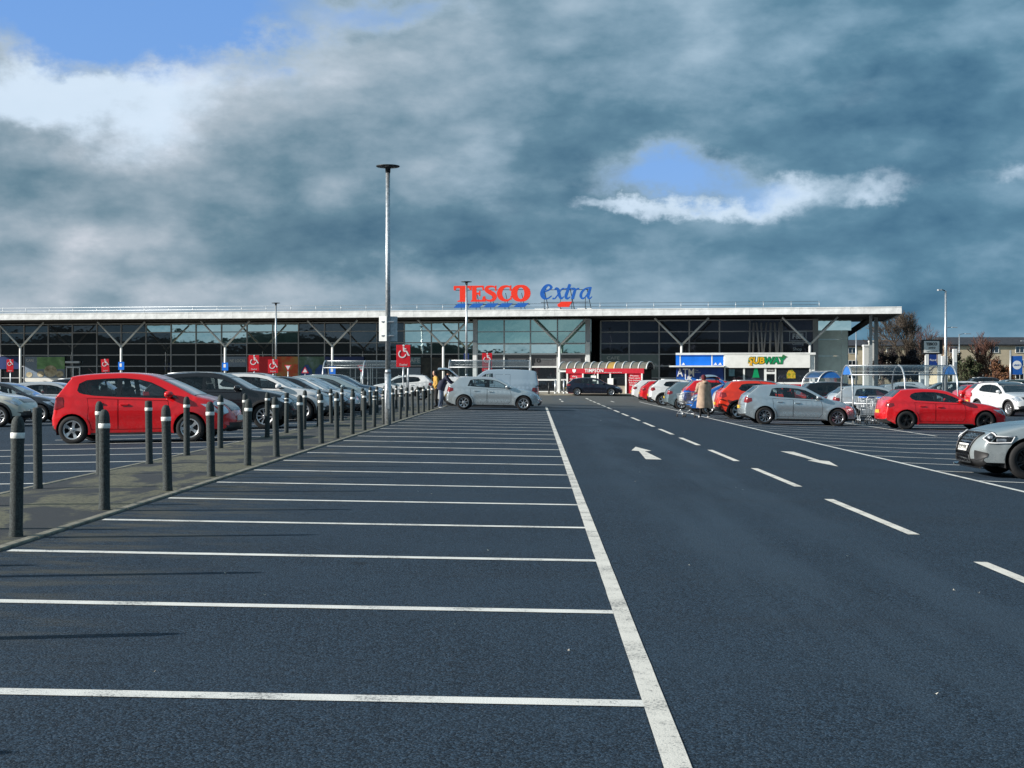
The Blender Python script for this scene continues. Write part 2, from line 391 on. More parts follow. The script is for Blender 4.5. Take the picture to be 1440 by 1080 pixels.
# ------------------------------------------------------------------ ground, markings, planted strip
gx = sorted(set([-900, -400, -150, -80, -40, -30, -22, -19, -16, -13, -11, -9, -7, FOLD, -3.5, -2, 0, 2, 3.5, 5, 7, 9, 11.5, 14, 20, 40, 80, 150, 400, 900]))
gy = [-120, -40, -10, 0] + [2.5 * i for i in range(1, 31)] + [80, 85, 90, 95, 100, 105, 110, 115, 120, 140, 250, 600, 1500]
vv = [(x, y, gz(x, y)) for y in gy for x in gx]; nx = len(gx)
ff = [(j * nx + i, j * nx + i + 1, j * nx + nx + i + 1, j * nx + nx + i) for j in range(len(gy) - 1) for i in range(nx - 1)]
ground = tag(MB().add(vv, ff).build('car_park_ground', 'asphalt'), 'dark blue grey tarmac of the car park', kind='structure')

def cuts(a, b, ks):
    return [a] + [k for k in ks if a < k < b] + [b]
def strip(name, x0, x1, y0, y1, mat, parent=None, dz=.004, label=None):
    along = x1 - x0 > y1 - y0; st = .4
    fine = [(x0 if along else y0) + st * k for k in range(1, int(((x1 - x0) if along else (y1 - y0)) / st))] if max(y0, 0) < 45 else []
    xs, ys = cuts(x0, x1, sorted(gx + (fine if along else []))), cuts(y0, y1, sorted(gy + ([] if along else fine))); n = len(xs)
    jx = lambda: rnd.uniform(-.0012, .0012)                                # hand-laid edges wander a few millimetres
    v_ = [(x + (0 if along or 0 < i < n - 1 else jx()), y + (jx() if along and j in (0, len(ys) - 1) else 0), gz(x, y) + dz) for j, y in enumerate(ys) for i, x in enumerate(xs)]
    f_ = [(j * n + i, j * n + i + 1, j * n + n + i + 1, j * n + n + i) for j in range(len(ys) - 1) for i in range(n - 1)]
    o = MB().add(v_, f_).build(name, mat, parent)
    if label: tag(o, label)
    return o
KX, IX = -4.27, -6.38                     # right and left kerb edges of the paved strip
strip('long_bay_end_line', .48, .585, 1.0, 72, 'lane', ground, .004, 'broad worn white line along the bay ends')
for k in range(-1, 24): strip('bay_line', KX + .06, .48, 6.45 + 2.54 * k, 6.58 + 2.54 * k, 'line', ground)
for k in range(-3, 24):
    y = 18.95 + 2.52 * k; strip('bay_line', -11.3, IX - .03, y, y + .12, 'line', ground)
for k in range(0, 16): strip('bay_line', -21.6, -16.4, 26.4 + 2.52 * k, 26.52 + 2.52 * k, 'line', ground)
strip('right_bay_end_line', 6.92, 7.02, 12, 98, 'line', ground, .004)
for k in range(-2, 27):
    y = 25.55 + 2.46 * k; strip('bay_line', 7.02, 17.0, y, y + .11, 'line', ground)
strip('right_bay_back_line', 12.0, 12.1, 44, 86, 'line', ground, .008)
for k in range(-2, 15):
    y = 14.15 + 6.2 * k
    if y > 1: strip('lane_dash', 3.60, 3.715, y, y + 4.1, 'arrowp', ground)
for y, x in ((82, -1.0), (88.5, 1.6), (92, 4.9), (96, 1.6)): strip('faded_mark', x, x + .12, y, y + 4, 'lane', ground)
strip('crossing_mark', 3.6, 3.73, 101, 106, 'arrowp', ground)
def arrow(pts):
    bm = bmesh.new(); vs_ = [bm.verts.new((x, y, gz(x, y) + .006)) for x, y in pts]; bm.faces.new(vs_)
    bmesh.ops.triangulate(bm, faces=bm.faces[:]); bmesh.ops.recalc_face_normals(bm, faces=bm.faces[:])
    for f in bm.faces:
        if f.normal.z < 0: f.normal_flip()
    me = bpy.data.meshes.new('lane_arrow'); bm.to_mesh(me); bm.free(); me.materials.append(M['arrowp']); return link('lane_arrow', me, ground)
def arrow_shape(cx, y0, y1, s):           # s=1 points away from the camera
    L = (y1 - y0); b = y0 if s > 0 else y1
    q = [(-.145, 0), (.145, 0), (.06, .62 * L), (.21, .66 * L), (.0, L), (-.20, .65 * L), (-.06, .62 * L)]
    return [(cx + x * s, b + y * s) for x, y in q]
arrow(arrow_shape(2.14, 26.4, 31.2, 1)); arrow(arrow_shape(5.30, 25.6, 30.8, -1))

strip_ = MB()
ys = cuts(-4, 71, gy)
prof = [(IX, 0), (IX, .035), (IX + .13, .04), (KX - .13, .04), (KX, .035), (KX, 0)]
def island(xa, xb, dz, name, mat, parent=None):
    xs = cuts(xa, xb, gx); n = len(xs); v_ = []; f_ = []
    for y in ys: v_ += [(x, y, gz(x, y) + dz) for x in xs]
    f_ = [(j * n + i, j * n + i + 1, j * n + n + i + 1, j * n + n + i) for j in range(len(ys) - 1) for i in range(n - 1)]
    return MB().add(v_, f_).build(name, mat, parent)
pave = tag(island(IX + .10, KX - .10, .012, 'pavement', 'pavement'), 'mossy tarmac strip between the two bollard rows', kind='structure')
def kerbstone(xa, xb, ya, yb):
    v_ = []
    for y in (ya + .006, yb - .006):
        for x, d in ((xa, -.05), (xa, .014), (xa + .012, .020), (xb - .012, .020), (xb, .014), (xb, -.05)): v_.append((x, y, gz(x, y) + d))
    f_ = [(i, i + 1, i + 7, i + 6) for i in range(5)] + [(0, 5, 4, 3, 2, 1), (6, 7, 8, 9, 10, 11)]
    return MB().add(v_, f_).build('kerbstone', 'kerb', pave)
for xa, xb in ((KX - .10, KX), (IX, IX + .10)):
    y = -4.0
    while y < 71: kerbstone(xa, xb, y, min(71, y + .915)); y += .915
# low bank of trees and rooftops behind the camera: the shop glass mirrors it
def ridge(name, y, h, seed, mat):
    r = random.Random(seed); v_ = []; n = 90
    for i in range(n + 1):
        x = -420 + 840 * i / n
        v_ += [(x, y, -1), (x, y - 4, 10.5 + 5.5 * max(0, min(1, (-150 - x) / 40)) + 1.5 * math.sin(x * .05 + seed) + 1.0 * math.sin(x * .13) + .7 * r.random()), (x, y - 60, -1)]
    f_ = []
    for i in range(n):
        for k in range(2): f_.append((i * 3 + k, i * 3 + k + 1, i * 3 + 4 + k, i * 3 + 3 + k))
    return tag(MB().add(v_, f_).build(name, mat), None, kind='structure')
M['hill'] = pbr('dark_wooded_hill', (.03, .04, .03), .95, var=.5, vscale=.06)
ridge('hill', -170, 9, 3, 'hill')

# ------------------------------------------------------------------ the supermarket
class Frame:
    """a vertical building grid: x along its front (to the right), y into its depth, z up"""
    def __init__(s, px0, Z0, th):
        s.k0 = (px0 - 720) / FPX; s.Oy = Z0; s.Ox = s.k0 * Z0; s.c = math.cos(R(th)); s.s = math.sin(R(th)); s.rz = YAW - R(th)
        o = CR * s.Ox + CF * Z0; s.O = Vector((o.x, o.y, 0))
    def X(s, px, y=0):
        k = (px - 720) / FPX
        return (k * s.Oy + k * y * s.c - s.Ox - y * s.s) / (s.c + k * s.s)
    def H(s, py, x, y=0): return CAMH + (HOR - py) / FPX * (s.Oy - x * s.s + y * s.c)
    def W(s, x, y, z=0):
        return s.O + Matrix.Rotation(s.rz, 3, 'Z') @ Vector((x, y, z))
    def root(s, name, label, cat, x=0, y=0, z=0, group=None):
        return thing(name, label, cat, s.W(x, y, z), s.rz, group)
B = Frame(787, 135, 9.6)
M['fascia'] = pbr('mottled_white_cladding', (.80, .81, .80), .45, .0, var=.16, vscale=1.6, bump=.15, bscale=6)  # grey mottling in the colour stands in for uneven reflections on the metal
M['aluminium'] = pbr('mullion_aluminium', (.42, .44, .46), .45, .2, var=.12)
M['whiteframe'] = pbr('white_frame', (.76, .77, .76), .4, var=.06)
M['greenpanel'] = pbr('pale_green_cladding', (.66, .79, .75), .45, .0, var=.10, vscale=1.2)
M['slab'] = pbr('brown_paving', (.27, .245, .19), .85, var=.3, vscale=.8)
M['band_grey'] = pbr('grey_window_film', (.10, .10, .105), .4, var=.15)
M['inside'] = pbr('shop_interior', (.012, .012, .014), .9)

sp = MB(); x0, x1 = B.X(-160), B.X(1240)
sp.box(((x0 + x1) / 2, -4.6, .05), (x1 - x0, 22, .1))
pv = tag(sp.build('shop_pavement', 'slab', None, B.O), 'brown paved apron in front of the shop', kind='structure'); pv.rotation_euler = (0, 0, B.rz)

shop = B.root('supermarket', 'long glass fronted supermarket with white fascia and Y shaped columns', 'building')
COLPX = [-108, 28.7, 170.5, 316.7, 467.5, 623.5, 787, 958.5, 1139]
ZT, ZB = 7.66, 7.04
colm = None
for px in COLPX:
    x = B.X(px)
    c = MB().tube([(0, 0, .05), (0, 0, 4.5)], .12, 12).lathe([(.17, .05), (.17, .3), (.13, .36)], n=12).build('column', 'white', shop, (x, 0, 0)) if colm is None else link('column', colm[0], shop, (x, 0, 0))
    if colm is None:
        ms = [MB().tube([(.0, 0, 4.42), (sx * 2.45, 0, 6.9)], .095, 8).mesh('strut', 'white') for sx in (-1, 1)]; colm = (c.data, ms)
    for me in colm[1]: link('strut', me, c)
# fascia in sections, roof and soffit
fx0, fx1 = B.X(-150, -2.5), B.X(1268, -2.5)
nsec = 22; w = (fx1 - fx0) / nsec
fm = MB().box((0, 0, 0), (w - .012, .12, ZT - ZB)).box((0, -.075, (ZT - ZB) / 2 - .04), (w - .012, .03, .08)).mesh('fascia_panel', 'fascia')
for i in range(nsec): link('fascia_panel', fm, shop, (fx0 + w * (i + .5), -2.5, (ZT + ZB) / 2))
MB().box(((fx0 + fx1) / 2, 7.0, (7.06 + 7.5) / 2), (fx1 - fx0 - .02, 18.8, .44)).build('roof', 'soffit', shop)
MB().box(((fx0 + fx1) / 2, 7, 7.56), (fx1 - fx0 - .1, 18.6, .1)).build('roof_covering', 'greypaint', shop)
MB().box((fx1 - .06, 7.06, 7.31), (.1, 18.9, .68)).build('end_fascia', 'greypaint', shop)
# roof guard rail: posts and two rails, with a return at the right-hand end
rx1 = B.X(1152, -1.2); rail = None; x = rx1
def run(p): return MB().tube(p, .025, 6)
pm_ = MB().tube([(0, 0, 0), (0, 0, .66)], .026, 6).box((0, 0, .02), (.14, .14, .04)).mesh('rail_post', 'galv')
gr_ = B.root('guard_rail', 'thin grey guard rail running along the edge of the shop roof', 'railing', 0, 0, 7.61)
while x > fx0: link('rail_post', pm_, gr_, (x, -1.2, 0)); x -= 2.45
for k in range(1, 8): link('rail_post', pm_, gr_, (rx1 + .1 * k, -1.2 + 2.45 * k, 0))
for z in (.64, .34):
    run([(fx0, -1.2, z), (rx1, -1.2, z), (rx1 + .75, 17, z)]).build('rail', 'galv', gr_)

def glazing(pxs, zs, y, pane, mull=.09, parent=shop, fmat='aluminium', name='glass_pane', tr=.09, zclip=None):
    xs = [B.X(p, y) for p in pxs]; cache = {}
    for i in range(len(xs) - 1):
        for j in range(len(zs) - 1):
            m = pane(i, j, (pxs[i] + pxs[i + 1]) / 2, zs[j])
            if m is None: continue
            w_, h_ = xs[i + 1] - xs[i], zs[j + 1] - zs[j]; key = (round(w_, 2), round(h_, 2), m)
            if key not in cache: cache[key] = MB().box((0, .02, 0), (w_ - .02, .03, h_ - .02)).mesh(name, m)
            o = link(name, cache[key], parent, ((xs[i] + xs[i + 1]) / 2, y, (zs[j] + zs[j + 1]) / 2), (R(rnd.uniform(-.15, .15)), 0, R(rnd.uniform(-.2, .2))))
    for x in xs: MB().box((x, y - .06, (zs[0] + zs[-1]) / 2), (mull, .12, zs[-1] - zs[0])).build('mullion', fmat, parent)
    for z in zs: MB().box(((xs[0] + xs[-1]) / 2, y - .045, z), (xs[-1] - xs[0], .08, tr)).build('transom', fmat, parent)
LP = [-143, -107, -71, -35, 1.3, 34.2, 68.3, 102.2, 136.7, 170.8, 205.8, 240.8, 275.8, 311.7, 347.5, 383.7, 420, 456.7, 493, 530, 568.7, 606.7, 645, 668]
LZ = [.15, 1.42, 2.60, 3.74, 4.88, 6.02, 6.9]
def lpane(i, j, px, z):
    if 232 < px < 420 and j >= 4: return 'pane_mid'
    if 560 < px and j >= 3: return 'pane_mid'
    if px > 640: return 'pane_mid'
    if 205 < px < 235 and j == 5: return 'pane_mid'
    return 'pane_dark'
glazing(LP, LZ, 5.5, lpane)
MB().box(((B.X(-150, 6) + B.X(1145, 6)) / 2, 9, 3.5), (B.X(1145, 6) - B.X(-150, 6), 5, 6.8)).build('inner_wall', 'inside', shop)
# entrance lobby, pushed forward to the column line
EP = [671, 709, 746, 784, 824]; EY = .9
ex = [B.X(p, EY) for p in EP]
EZ = [.12, 1.24, 2.45, 3.66, 4.62, 5.75, 6.88]
def epane(i, j, px, z): return 'pane_teal' if j >= 4 or (j == 3 and i == 3) else ('pane_mid' if j == 3 else ('band_grey' if j == 2 else 'pane_dark'))
def ezs(lo, hi, fm_, tr_): glazing(EP, EZ[lo:hi], EY, lambda i, j, px, z: epane(i, j + lo, px, z), .13 if fm_ == 'whiteframe' else .10, shop, fm_, 'lobby_pane', tr_)
ezs(0, 5, 'whiteframe', .15); ezs(4, 7, 'aluminium', .08)
for px in (668, 827):
    x = B.X(px, EY - .1)
    MB().box((x, EY - .1, 2.4), (.36, .4, 4.7)).build('lobby_post', 'whiteframe', shop); MB().box((x, EY + .05, 5.84), (.40, .3, 2.15)).build('lobby_post', 'aluminium', shop)
xr = B.X(829, EY)
for k in range(2):
    for j in range(6): MB().box((xr + .12, EY + 1.1 + 2.1 * k, (EZ[j] + EZ[j + 1]) / 2), (.03, 2.0, EZ[j + 1] - EZ[j] - .05)).build('lobby_pane', 'pane_mid', shop)
xl = B.X(667, EY)
for k in range(2):
    for j in range(6): MB().box((xl - .1, EY + 1.1 + 2.1 * k, (EZ[j] + EZ[j + 1]) / 2), (.03, 2.0, EZ[j + 1] - EZ[j] - .05)).build('lobby_pane', 'pane_mid', shop)
text('lettering', '10', .55, 'ink', shop, (B.X(754, EY), EY - .02, 3.02), width=.62); text('lettering', 'SC', .5, 'ink', shop, (B.X(743.5, EY), EY - .02, 3.02), width=.5)
text('lettering', 'Welcome to', .2, 'greypaint', shop, (B.X(771, EY), EY - .02, 3.15), width=1.3)
# right-hand glazing
RP = [844.8, 884.9, 927, 969.4, 1011.8, 1054.5, 1098, 1144]
M['pane_poster'] = mat_mirrorpane('frosted_shop_glass', (.20, .25, .25), .10, (.8, .95, .95))
M['pane_dark2'] = mat_mirrorpane('black_shop_glass', (.008, .008, .011), .035, (.7, .75, 1))
glazing(RP, [.15, 1.42, 2.55, 3.66, 4.70, 5.78, 6.85], 4.5, lambda i, j, px, z: 'pane_poster' if j in (1, 2) and i < 2 else 'pane_dark2', .13, tr=.1)
for px, lean, zt in ((1055, 2, 6.6), (1060, 1, 6.6), (1064.5, -3, 6.6), (1070.5, -1.5, 6.6), (1078, 4, 6.6), (1084, 1.5, 6.6), (1089.5, -2.5, 6.6), (1096.5, 3, 6.6), (1100, 0, 6.6)):
    xa, xb = B.X(px + lean * .0, 4.2), B.X(px - lean, 4.2)
    MB().tube([(xb, 4.2, 3.7), (xa, 4.2, zt)], .085 + .02 * (lean % 2), 6).build('leaning_pole', 'aluminium', shop)
fx = B.X(1122, 4.4)
text('lettering', 'F&F', .66, 'galv', shop, (fx, 4.38, 5.28), off=.02); bx = MB()
for dx, dz, ww, hh in ((0, .42, 1.5, .05), (0, -.42, 1.5, .05), (-.75, 0, .05, .89), (.75, 0, .05, .89)): bx.box((fx + dx, 4.38, 5.28 + dz), (ww, .03, hh))
bx.build('sign_border', 'galv', shop); text('lettering', 'Clothing', .30, 'galv', shop, (fx, 4.38, 4.6)); text('lettering', 'Shop', .42, 'galv', shop, (fx - .05, 4.38, 4.1))
text('lettering', 'CAFE', .42, 'offwhite', shop, (B.X(862, 4.3), 4.38, 3.3), width=1.2)
# solid end wall of pale green cladding
gw0, gw1 = B.X(1150, 4.9), B.X(1192, 4.9)
MB().box((B.X(1147, 4.4), 4.3, 3.45), (.45, .5, 6.9)).build('pilaster', 'greypaint', shop)
for j, (za, zb) in enumerate(((.1, 2.0), (2.02, 3.45), (3.47, 5.0), (5.02, 5.85))):
    for xa, xb in ((gw0, gw0 + (gw1 - gw0) * .80), (gw0 + (gw1 - gw0) * .80 + .02, gw1)):
        MB().box(((xa + xb) / 2, 4.95, (za + zb) / 2), (xb - xa, .1, zb - za)).build('cladding_panel', 'greenpanel', shop)
MB().box(((gw0 + gw1) / 2 + .2, 5.4, 6.35), (gw1 - gw0 + .3, .1, 1.0)).build('high_window', 'pane_mid', shop)
for k in range(6): MB().box((gw1 + .02, 6.6 + 3 * k, 2.95), (.1, 2.97, 5.8)).build('cladding_panel', 'greypaint', shop)
for px, y, r in ((1224.5, 0, .13), (1232, 5.0, .17)):
    x = B.X(px, y); MB().box((x, y, 3.6), (r * 2, r * 2, 7)).build('steel_post', 'greypaint', shop)
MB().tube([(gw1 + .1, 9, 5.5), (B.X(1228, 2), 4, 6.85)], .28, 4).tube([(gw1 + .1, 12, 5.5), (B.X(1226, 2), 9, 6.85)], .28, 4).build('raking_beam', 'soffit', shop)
# printed window posters and doors of the left-hand front
def poster(px0, px1, py0, py1, mat, y=5.36, name='window_poster', par=shop, dz=0):
    xa, xb = B.X(px0, y), B.X(px1, y); za, zb = B.H(py1, (xa + xb) / 2, y), B.H(py0, (xa + xb) / 2, y)
    MB().box(((xa + xb) / 2, y - dz, (za + zb) / 2), (xb - xa, .012, zb - za)).build(name, mat, par)
    return (xa + xb) / 2, (za + zb) / 2, xb - xa, zb - za
def mat_print(name, stops, scale, seed, aspect=(1, 1, 1)):
    m = bpy.data.materials.new(name); m.use_nodes = True; n = NT(m.node_tree)
    oc = n.n('ShaderNodeTexCoord').outputs['Object']
    f = n.noise(n.v('ADD', n.v('MULTIPLY', oc, aspect), (seed, seed * .7, 0)), scale, 5, .6, .5).outputs['Fac']
    b = n.n('ShaderNodeBsdfPrincipled', {'Base Color': n.ramp(f, stops), 'Roughness': .35})
    n.n('ShaderNodeOutputMaterial', {'Surface': b.outputs[0]}); return m
M['print_loaf'] = mat_print('bread_photo', [(.3, (.22, .16, .10)), (.5, (.50, .43, .28)), (.7, (.66, .62, .50))], 2.2, 2)
M['print_hill'] = mat_print('hill_photo', [(.35, (.10, .22, .09)), (.55, (.20, .40, .16)), (.7, (.42, .50, .36))], .9, 5)
M['print_food'] = mat_print('food_photo', [(.3, (.40, .03, .01)), (.45, (.70, .10, .03)), (.6, (.50, .28, .08)), (.75, (.18, .22, .05))], .9, 9)
M['print_green'] = mat_print('people_photo', [(.3, (.04, .08, .05)), (.5, (.10, .19, .13)), (.62, (.18, .28, .28)), (.75, (.5, .52, .48))], 1.0, 4)
M['print_dark'] = mat_print('dark_photo', [(.35, (.006, .006, .006)), (.55, (.03, .035, .03)), (.7, (.13, .09, .07)), (.8, (.25, .27, .27))], 1.3, 14)
M['print_slate'] = pbr('slate_poster', (.20, .26, .34), .4, var=.15)
M['print_teal'] = pbr('teal_poster', (.10, .20, .24), .4, var=.15)
M['print_night'] = pbr('navy_poster', (.012, .03, .13), .4, var=.3, vscale=1)
poster(-30, 28, 501.5, 519, 'print_night')
cx, cz, cw, ch = poster(35, 91, 501.5, 531, 'print_slate')
poster(52, 91, 502, 519, 'print_hill', 5.345)
def disc(px, py, rx, rz, mat, y):
    x = B.X(px, y); z = B.H(py, x, y)
    MB().poly([(x + rx * math.cos(a * .3927), z + rz * math.sin(a * .3927)) for a in range(16)], y, y + .008, 'XZ').build('printed_loaf', mat, shop)
for k, (px, py, rx, rz) in enumerate(((41, 527, .35, .28), (57, 526, .38, .3), (71, 522, .72, .6), (84, 526, .42, .34))): disc(px, py, rx, rz, 'print_loaf', 5.33 - .01 * k)
text('lettering', 'CARE', .4, 'offwhite', shop, (B.X(42, 5.3), 5.33, B.H(507, B.X(42, 5.3), 5.3)), width=.85)
poster(35, 91, 531.5, 537, 'offwhite')
dx = [B.X(p, 5.3) for p in (93.5, 103, 112)]
for x in dx: MB().box((x, 5.32, 1.3), (.12, .1, 2.4)).build('door_frame', 'galv', shop)
MB().box((dx[1], 5.30, 2.5), (dx[2] - dx[0], .12, .12)).build('door_frame', 'galv', shop); MB().box((dx[1], 5.2, 3.02), (dx[2] - dx[0] + .1, .25, .2)).build('door_header', 'galv', shop)
poster(312, 347, 501.5, 516, 'print_slate'); text('lettering', 'NE LOCAL', .42, 'offwhite', shop, (B.X(334, 5.3), 5.33, B.H(507.5, B.X(334, 5.3), 5.3)), width=1.65)
poster(348, 383, 501.5, 530, 'red'); poster(383.5, 419, 501.5, 530, 'print_food'); poster(420.5, 456, 501.5, 530, 'print_green'); poster(457, 512, 501.5, 509, 'print_night')
M['print_cloth'] = pbr('blue_shirt_print', (.03, .10, .32), .5, var=.3, vscale=3)
for px in (431, 451):
    x = B.X(px, 5.3); z = B.H(530, x, 5.3)
    MB().poly([(x - .62, z), (x + .62, z), (x + .55, z + .75), (x + .22, z + 1.02), (x + .18, z + 1.2), (x - .18, z + 1.2), (x - .22, z + 1.02), (x - .55, z + .75)], 5.325, 5.333, 'XZ').build('printed_figure', 'print_cloth', shop)
poster(575, 591.5, 502, 512.5, 'print_teal'); text('lettering', 'AFE', .62, 'galv', shop, (B.X(583.5, 5.3), 5.33, B.H(507, B.X(583, 5.3), 5.3)), width=1.0)
poster(592, 606, 503, 535, 'print_dark'); poster(607.5, 644, 503, 535, 'print_dark'); poster(575, 591.5, 517, 535, 'print_slate')
for px, py0, py1 in ((500, 512, 536), (524, 514, 536)):
    xa, xb = B.X(px, 5.3), B.X(px + 21, 5.3)
    for x in (xa, xb): MB().box((x, 5.3, 1.5), (.1, .1, 2.6)).build('door_frame', 'galv', shop)
    MB().box(((xa + xb) / 2, 5.3, 2.75), (xb - xa - .1, .1, .1)).build('door_frame', 'galv', shop)

# ------------------------------------------------------------------ roof signs
def extrude2(vs2, faces, y0, y1):
    """flat shape (x, z) given as faces, made solid between two depths"""
    from collections import Counter
    cnt = Counter()
    for f in faces:
        for a, b in zip(f, f[1:] + f[:1]): cnt[(min(a, b), max(a, b))] += 1
    n = len(vs2); v_ = [(a, y0, b) for a, b in vs2] + [(a, y1, b) for a, b in vs2]; f_ = [tuple(f) for f in faces] + [tuple(i + n for i in reversed(f)) for f in faces]
    for f in faces:
        for a, b in zip(f, f[1:] + f[:1]):
            if cnt[(min(a, b), max(a, b))] == 1: f_.append((b, a, a + n, b + n))
    return v_, f_
def catmull(pts, sub=5, closed=False):
    out = []; n = len(pts); rng = range(n if closed else n - 1)
    for i in rng:
        g = lambda k: pts[k % n] if closed else pts[max(0, min(n - 1, k))]
        p0, p1, p2, p3 = g(i - 1), g(i), g(i + 1), g(i + 2)
        for s in range(sub):
            u = s / sub
            out.append(tuple(.5 * (2 * b + (c - a) * u + (2 * a - 5 * b + 4 * c - d) * u * u + (3 * b - a - 3 * c + d) * u ** 3) for a, b, c, d in zip(p0, p1, p2, p3)))
    if not closed: out.append(tuple(pts[-1]))
    return out
def stroke(pts, sub=5, closed=False):
    """centre line of (x, z, width) -> ribbon vertices and faces"""
    q = catmull(pts, sub, closed); n = len(q); v_ = []
    for i, (x, z, w_) in enumerate(q):
        a = q[(i - 1) % n] if closed else q[max(0, i - 1)]; b = q[(i + 1) % n] if closed else q[min(n - 1, i + 1)]
        tx, tz = b[0] - a[0], b[1] - a[1]; l = math.hypot(tx, tz) or 1
        v_ += [(x - tz / l * w_ / 2, z + tx / l * w_ / 2), (x + tz / l * w_ / 2, z - tx / l * w_ / 2)]
    return v_, [[2 * i, 2 * i + 1, (2 * i + 3) % (2 * n), (2 * i + 2) % (2 * n)] for i in range(n if closed else n - 1)]
def glyph(shapes, sx, sz, ox, oz, depth, mat, parent, name='letter', y=0.):
    mb = MB()
    for k, (v2, f2) in enumerate(shapes):
        v_, f_ = extrude2([(ox + a * sx, oz + b * sz) for a, b in v2], f2, y - .004 * k, y + depth - .003 * k); mb.add(v_, f_)
    return mb.build(name, mat, parent)
def P(pts): return (pts, [list(range(len(pts)))])
GT = [P([(.30, .07), (.64, .07), (.62, .12), (.62, .88), (.32, .88), (.32, .12)]), P([(.20, 0), (.74, 0), (.74, .08), (.20, .08)]),
      P([(0, .72), (.08, .72), (.14, .86), (.80, .86), (.86, .72), (.94, .72), (.94, 1), (0, 1)])]
GE = [P([(0, 0), (.80, 0), (.80, .09), (.34, .13), (.34, .87), (.78, .91), (.78, 1), (0, 1), (0, .92), (.08, .89), (.08, .11), (0, .08)]), P([(.67, .05), (.80, .05), (.82, .33), (.74, .33)]), P([(.67, .95), (.73, .70), (.81, .70), (.78, .95)]),
      P([(.3, .44), (.52, .44), (.52, .57), (.3, .57)]), P([(.50, .34), (.58, .34), (.58, .68), (.50, .68)])]
GS = [stroke([(.78, .82, .05), (.64, .92, .10), (.42, .945, .12), (.22, .87, .20), (.20, .71, .25), (.40, .575, .27), (.62, .44, .27), (.70, .28, .25), (.60, .11, .19), (.40, .055, .12), (.20, .09, .10), (.06, .2, .05)], 6),
      P([(.72, .66), (.80, .66), (.80, 1), (.74, 1), (.70, .93)]), P([(.02, .34), (.10, .34), (.14, .08), (.10, 0), (.02, 0)])]
GC = [stroke([(.84, .86, .06), (.70, .93, .11), (.52, .94, .14), (.30, .84, .24), (.17, .62, .31), (.15, .42, .32), (.26, .20, .27), (.46, .08, .16), (.66, .07, .12), (.86, .2, .06)], 6), P([(.78, .66), (.88, .66), (.88, 1), (.81, 1), (.77, .92)]), P([(.82, .34), (.90, .34), (.90, .12), (.82, .10)])]
GO = [stroke([(.5 + .38 * math.cos(a * .5236), .5 + .425 * math.sin(a * .5236), .15 + .21 * abs(math.cos(a * .5236)) ** 1.3) for a in range(12)], 3, True)]
SY = -1.4
sz0 = B.H(424, B.X(690, SY), SY); sz1 = B.H(401.5, B.X(690, SY), SY); LH = sz1 - sz0
sg = B.root('roof_sign', 'large red capital lettering over five blue dashes on the shop roof', 'sign', B.X(690, SY), SY, 7.66)
rx = B.X(690, SY)
for g, p0, p1, dz in ((GT, 638, 663, 0), (GE, 662, 681, 0), (GS, 680, 698.5, 0), (GC, 699, 719.5, 0), (GO, 720, 746, -.02)):
    xa, xb = B.X(p0, SY) - rx, B.X(p1, SY) - rx
    wd = max(v[0] for s_ in g for v in s_[0])
    glyph(g, (xb - xa) / wd, LH * (1 - 2 * dz), xa, sz0 - 7.66 + dz * LH, .16, 'signred', sg)
fr = MB()
for p0 in (640, 661, 681.5, 701.5, 724):
    xa = B.X(p0, SY) - rx; za, zb = B.H(432.3, rx, SY) - 7.66, B.H(426.5, rx, SY) - 7.66; dw = 1.02
    MB().poly([(xa - .15, za), (xa + dw - .15, za), (xa + dw + .28, zb), (xa + .28, zb)], 0, .12, 'XZ').build('dash', 'signblue', sg)
    fr.tube([(xa + .55, .14, -.05), (xa + .55, .14, sz0 - 7.66 + .2)], .03, 6); fr.tube([(xa + .6, .16, 1.6), (xa + .85, .9, -.05)], .03, 6)
for z in (.55, 1.9): fr.box((.15, .2, z), (7.0, .06, .05))
fr.build('support_frame', 'darkmetal', sg)
# the slanted script word
GX = dict(
    e=[stroke([(.06, .48, .07), (.28, .60, .09), (.42, .78, .12), (.34, .94, .13), (.19, .90, .16), (.05, .62, .20), (.01, .32, .21), (.10, .08, .17), (.26, .06, .09), (.44, .24, .06)])],
    x=[stroke([(.0, .62, .05), (.12, .74, .12), (.22, .62, .17), (.30, .22, .17), (.40, .04, .12), (.54, .18, .05)]), stroke([(-.10, .06, .13), (.04, .06, .08), (.26, .40, .07), (.46, .70, .08), (.58, .68, .12)])],
    t=[stroke([(.36, 1.0, .16), (.24, .6, .18), (.12, .2, .18), (.20, .03, .13), (.38, .16, .05)]), stroke([(.08, .70, .08), (.52, .72, .08)])],
    r=[stroke([(.0, .58, .05), (.12, .72, .10), (.20, .60, .16), (.10, .2, .18), (.06, .0, .17)]), stroke([(.14, .36, .08), (.30, .66, .08), (.46, .68, .14)])],
    a=[stroke([(.62, .74, .10), (.40, .70, .10), (.16, .48, .15), (.08, .20, .17), (.20, .03, .11), (.42, .20, .08), (.60, .58, .10)]), stroke([(.70, .80, .14), (.60, .42, .16), (.54, .12, .15), (.64, .03, .10), (.78, .16, .05)])])
EYS = -1.35; e0 = B.X(757.5, EYS); e1 = B.X(832, EYS); ez0 = B.H(421, e0, EYS) - 7.66; ez1 = B.H(400, e0, EYS) - 7.66
se = B.root('roof_sign', 'blue slanted script word with one red dash on the shop roof', 'sign', e0, EYS, 7.66)
SW = (e1 - e0) / 3.32
for g, ox, sx in (('e', .22, 1.35), ('x', .98, 1.1), ('t', 1.58, 1.05), ('r', 2.06, 1.05), ('a', 2.56, 1.0)):
    glyph(GX[g], SW * sx, ez1 - ez0, ox * SW, ez0 + (0 if g in 'et' else .0), .14, 'signblue', se)
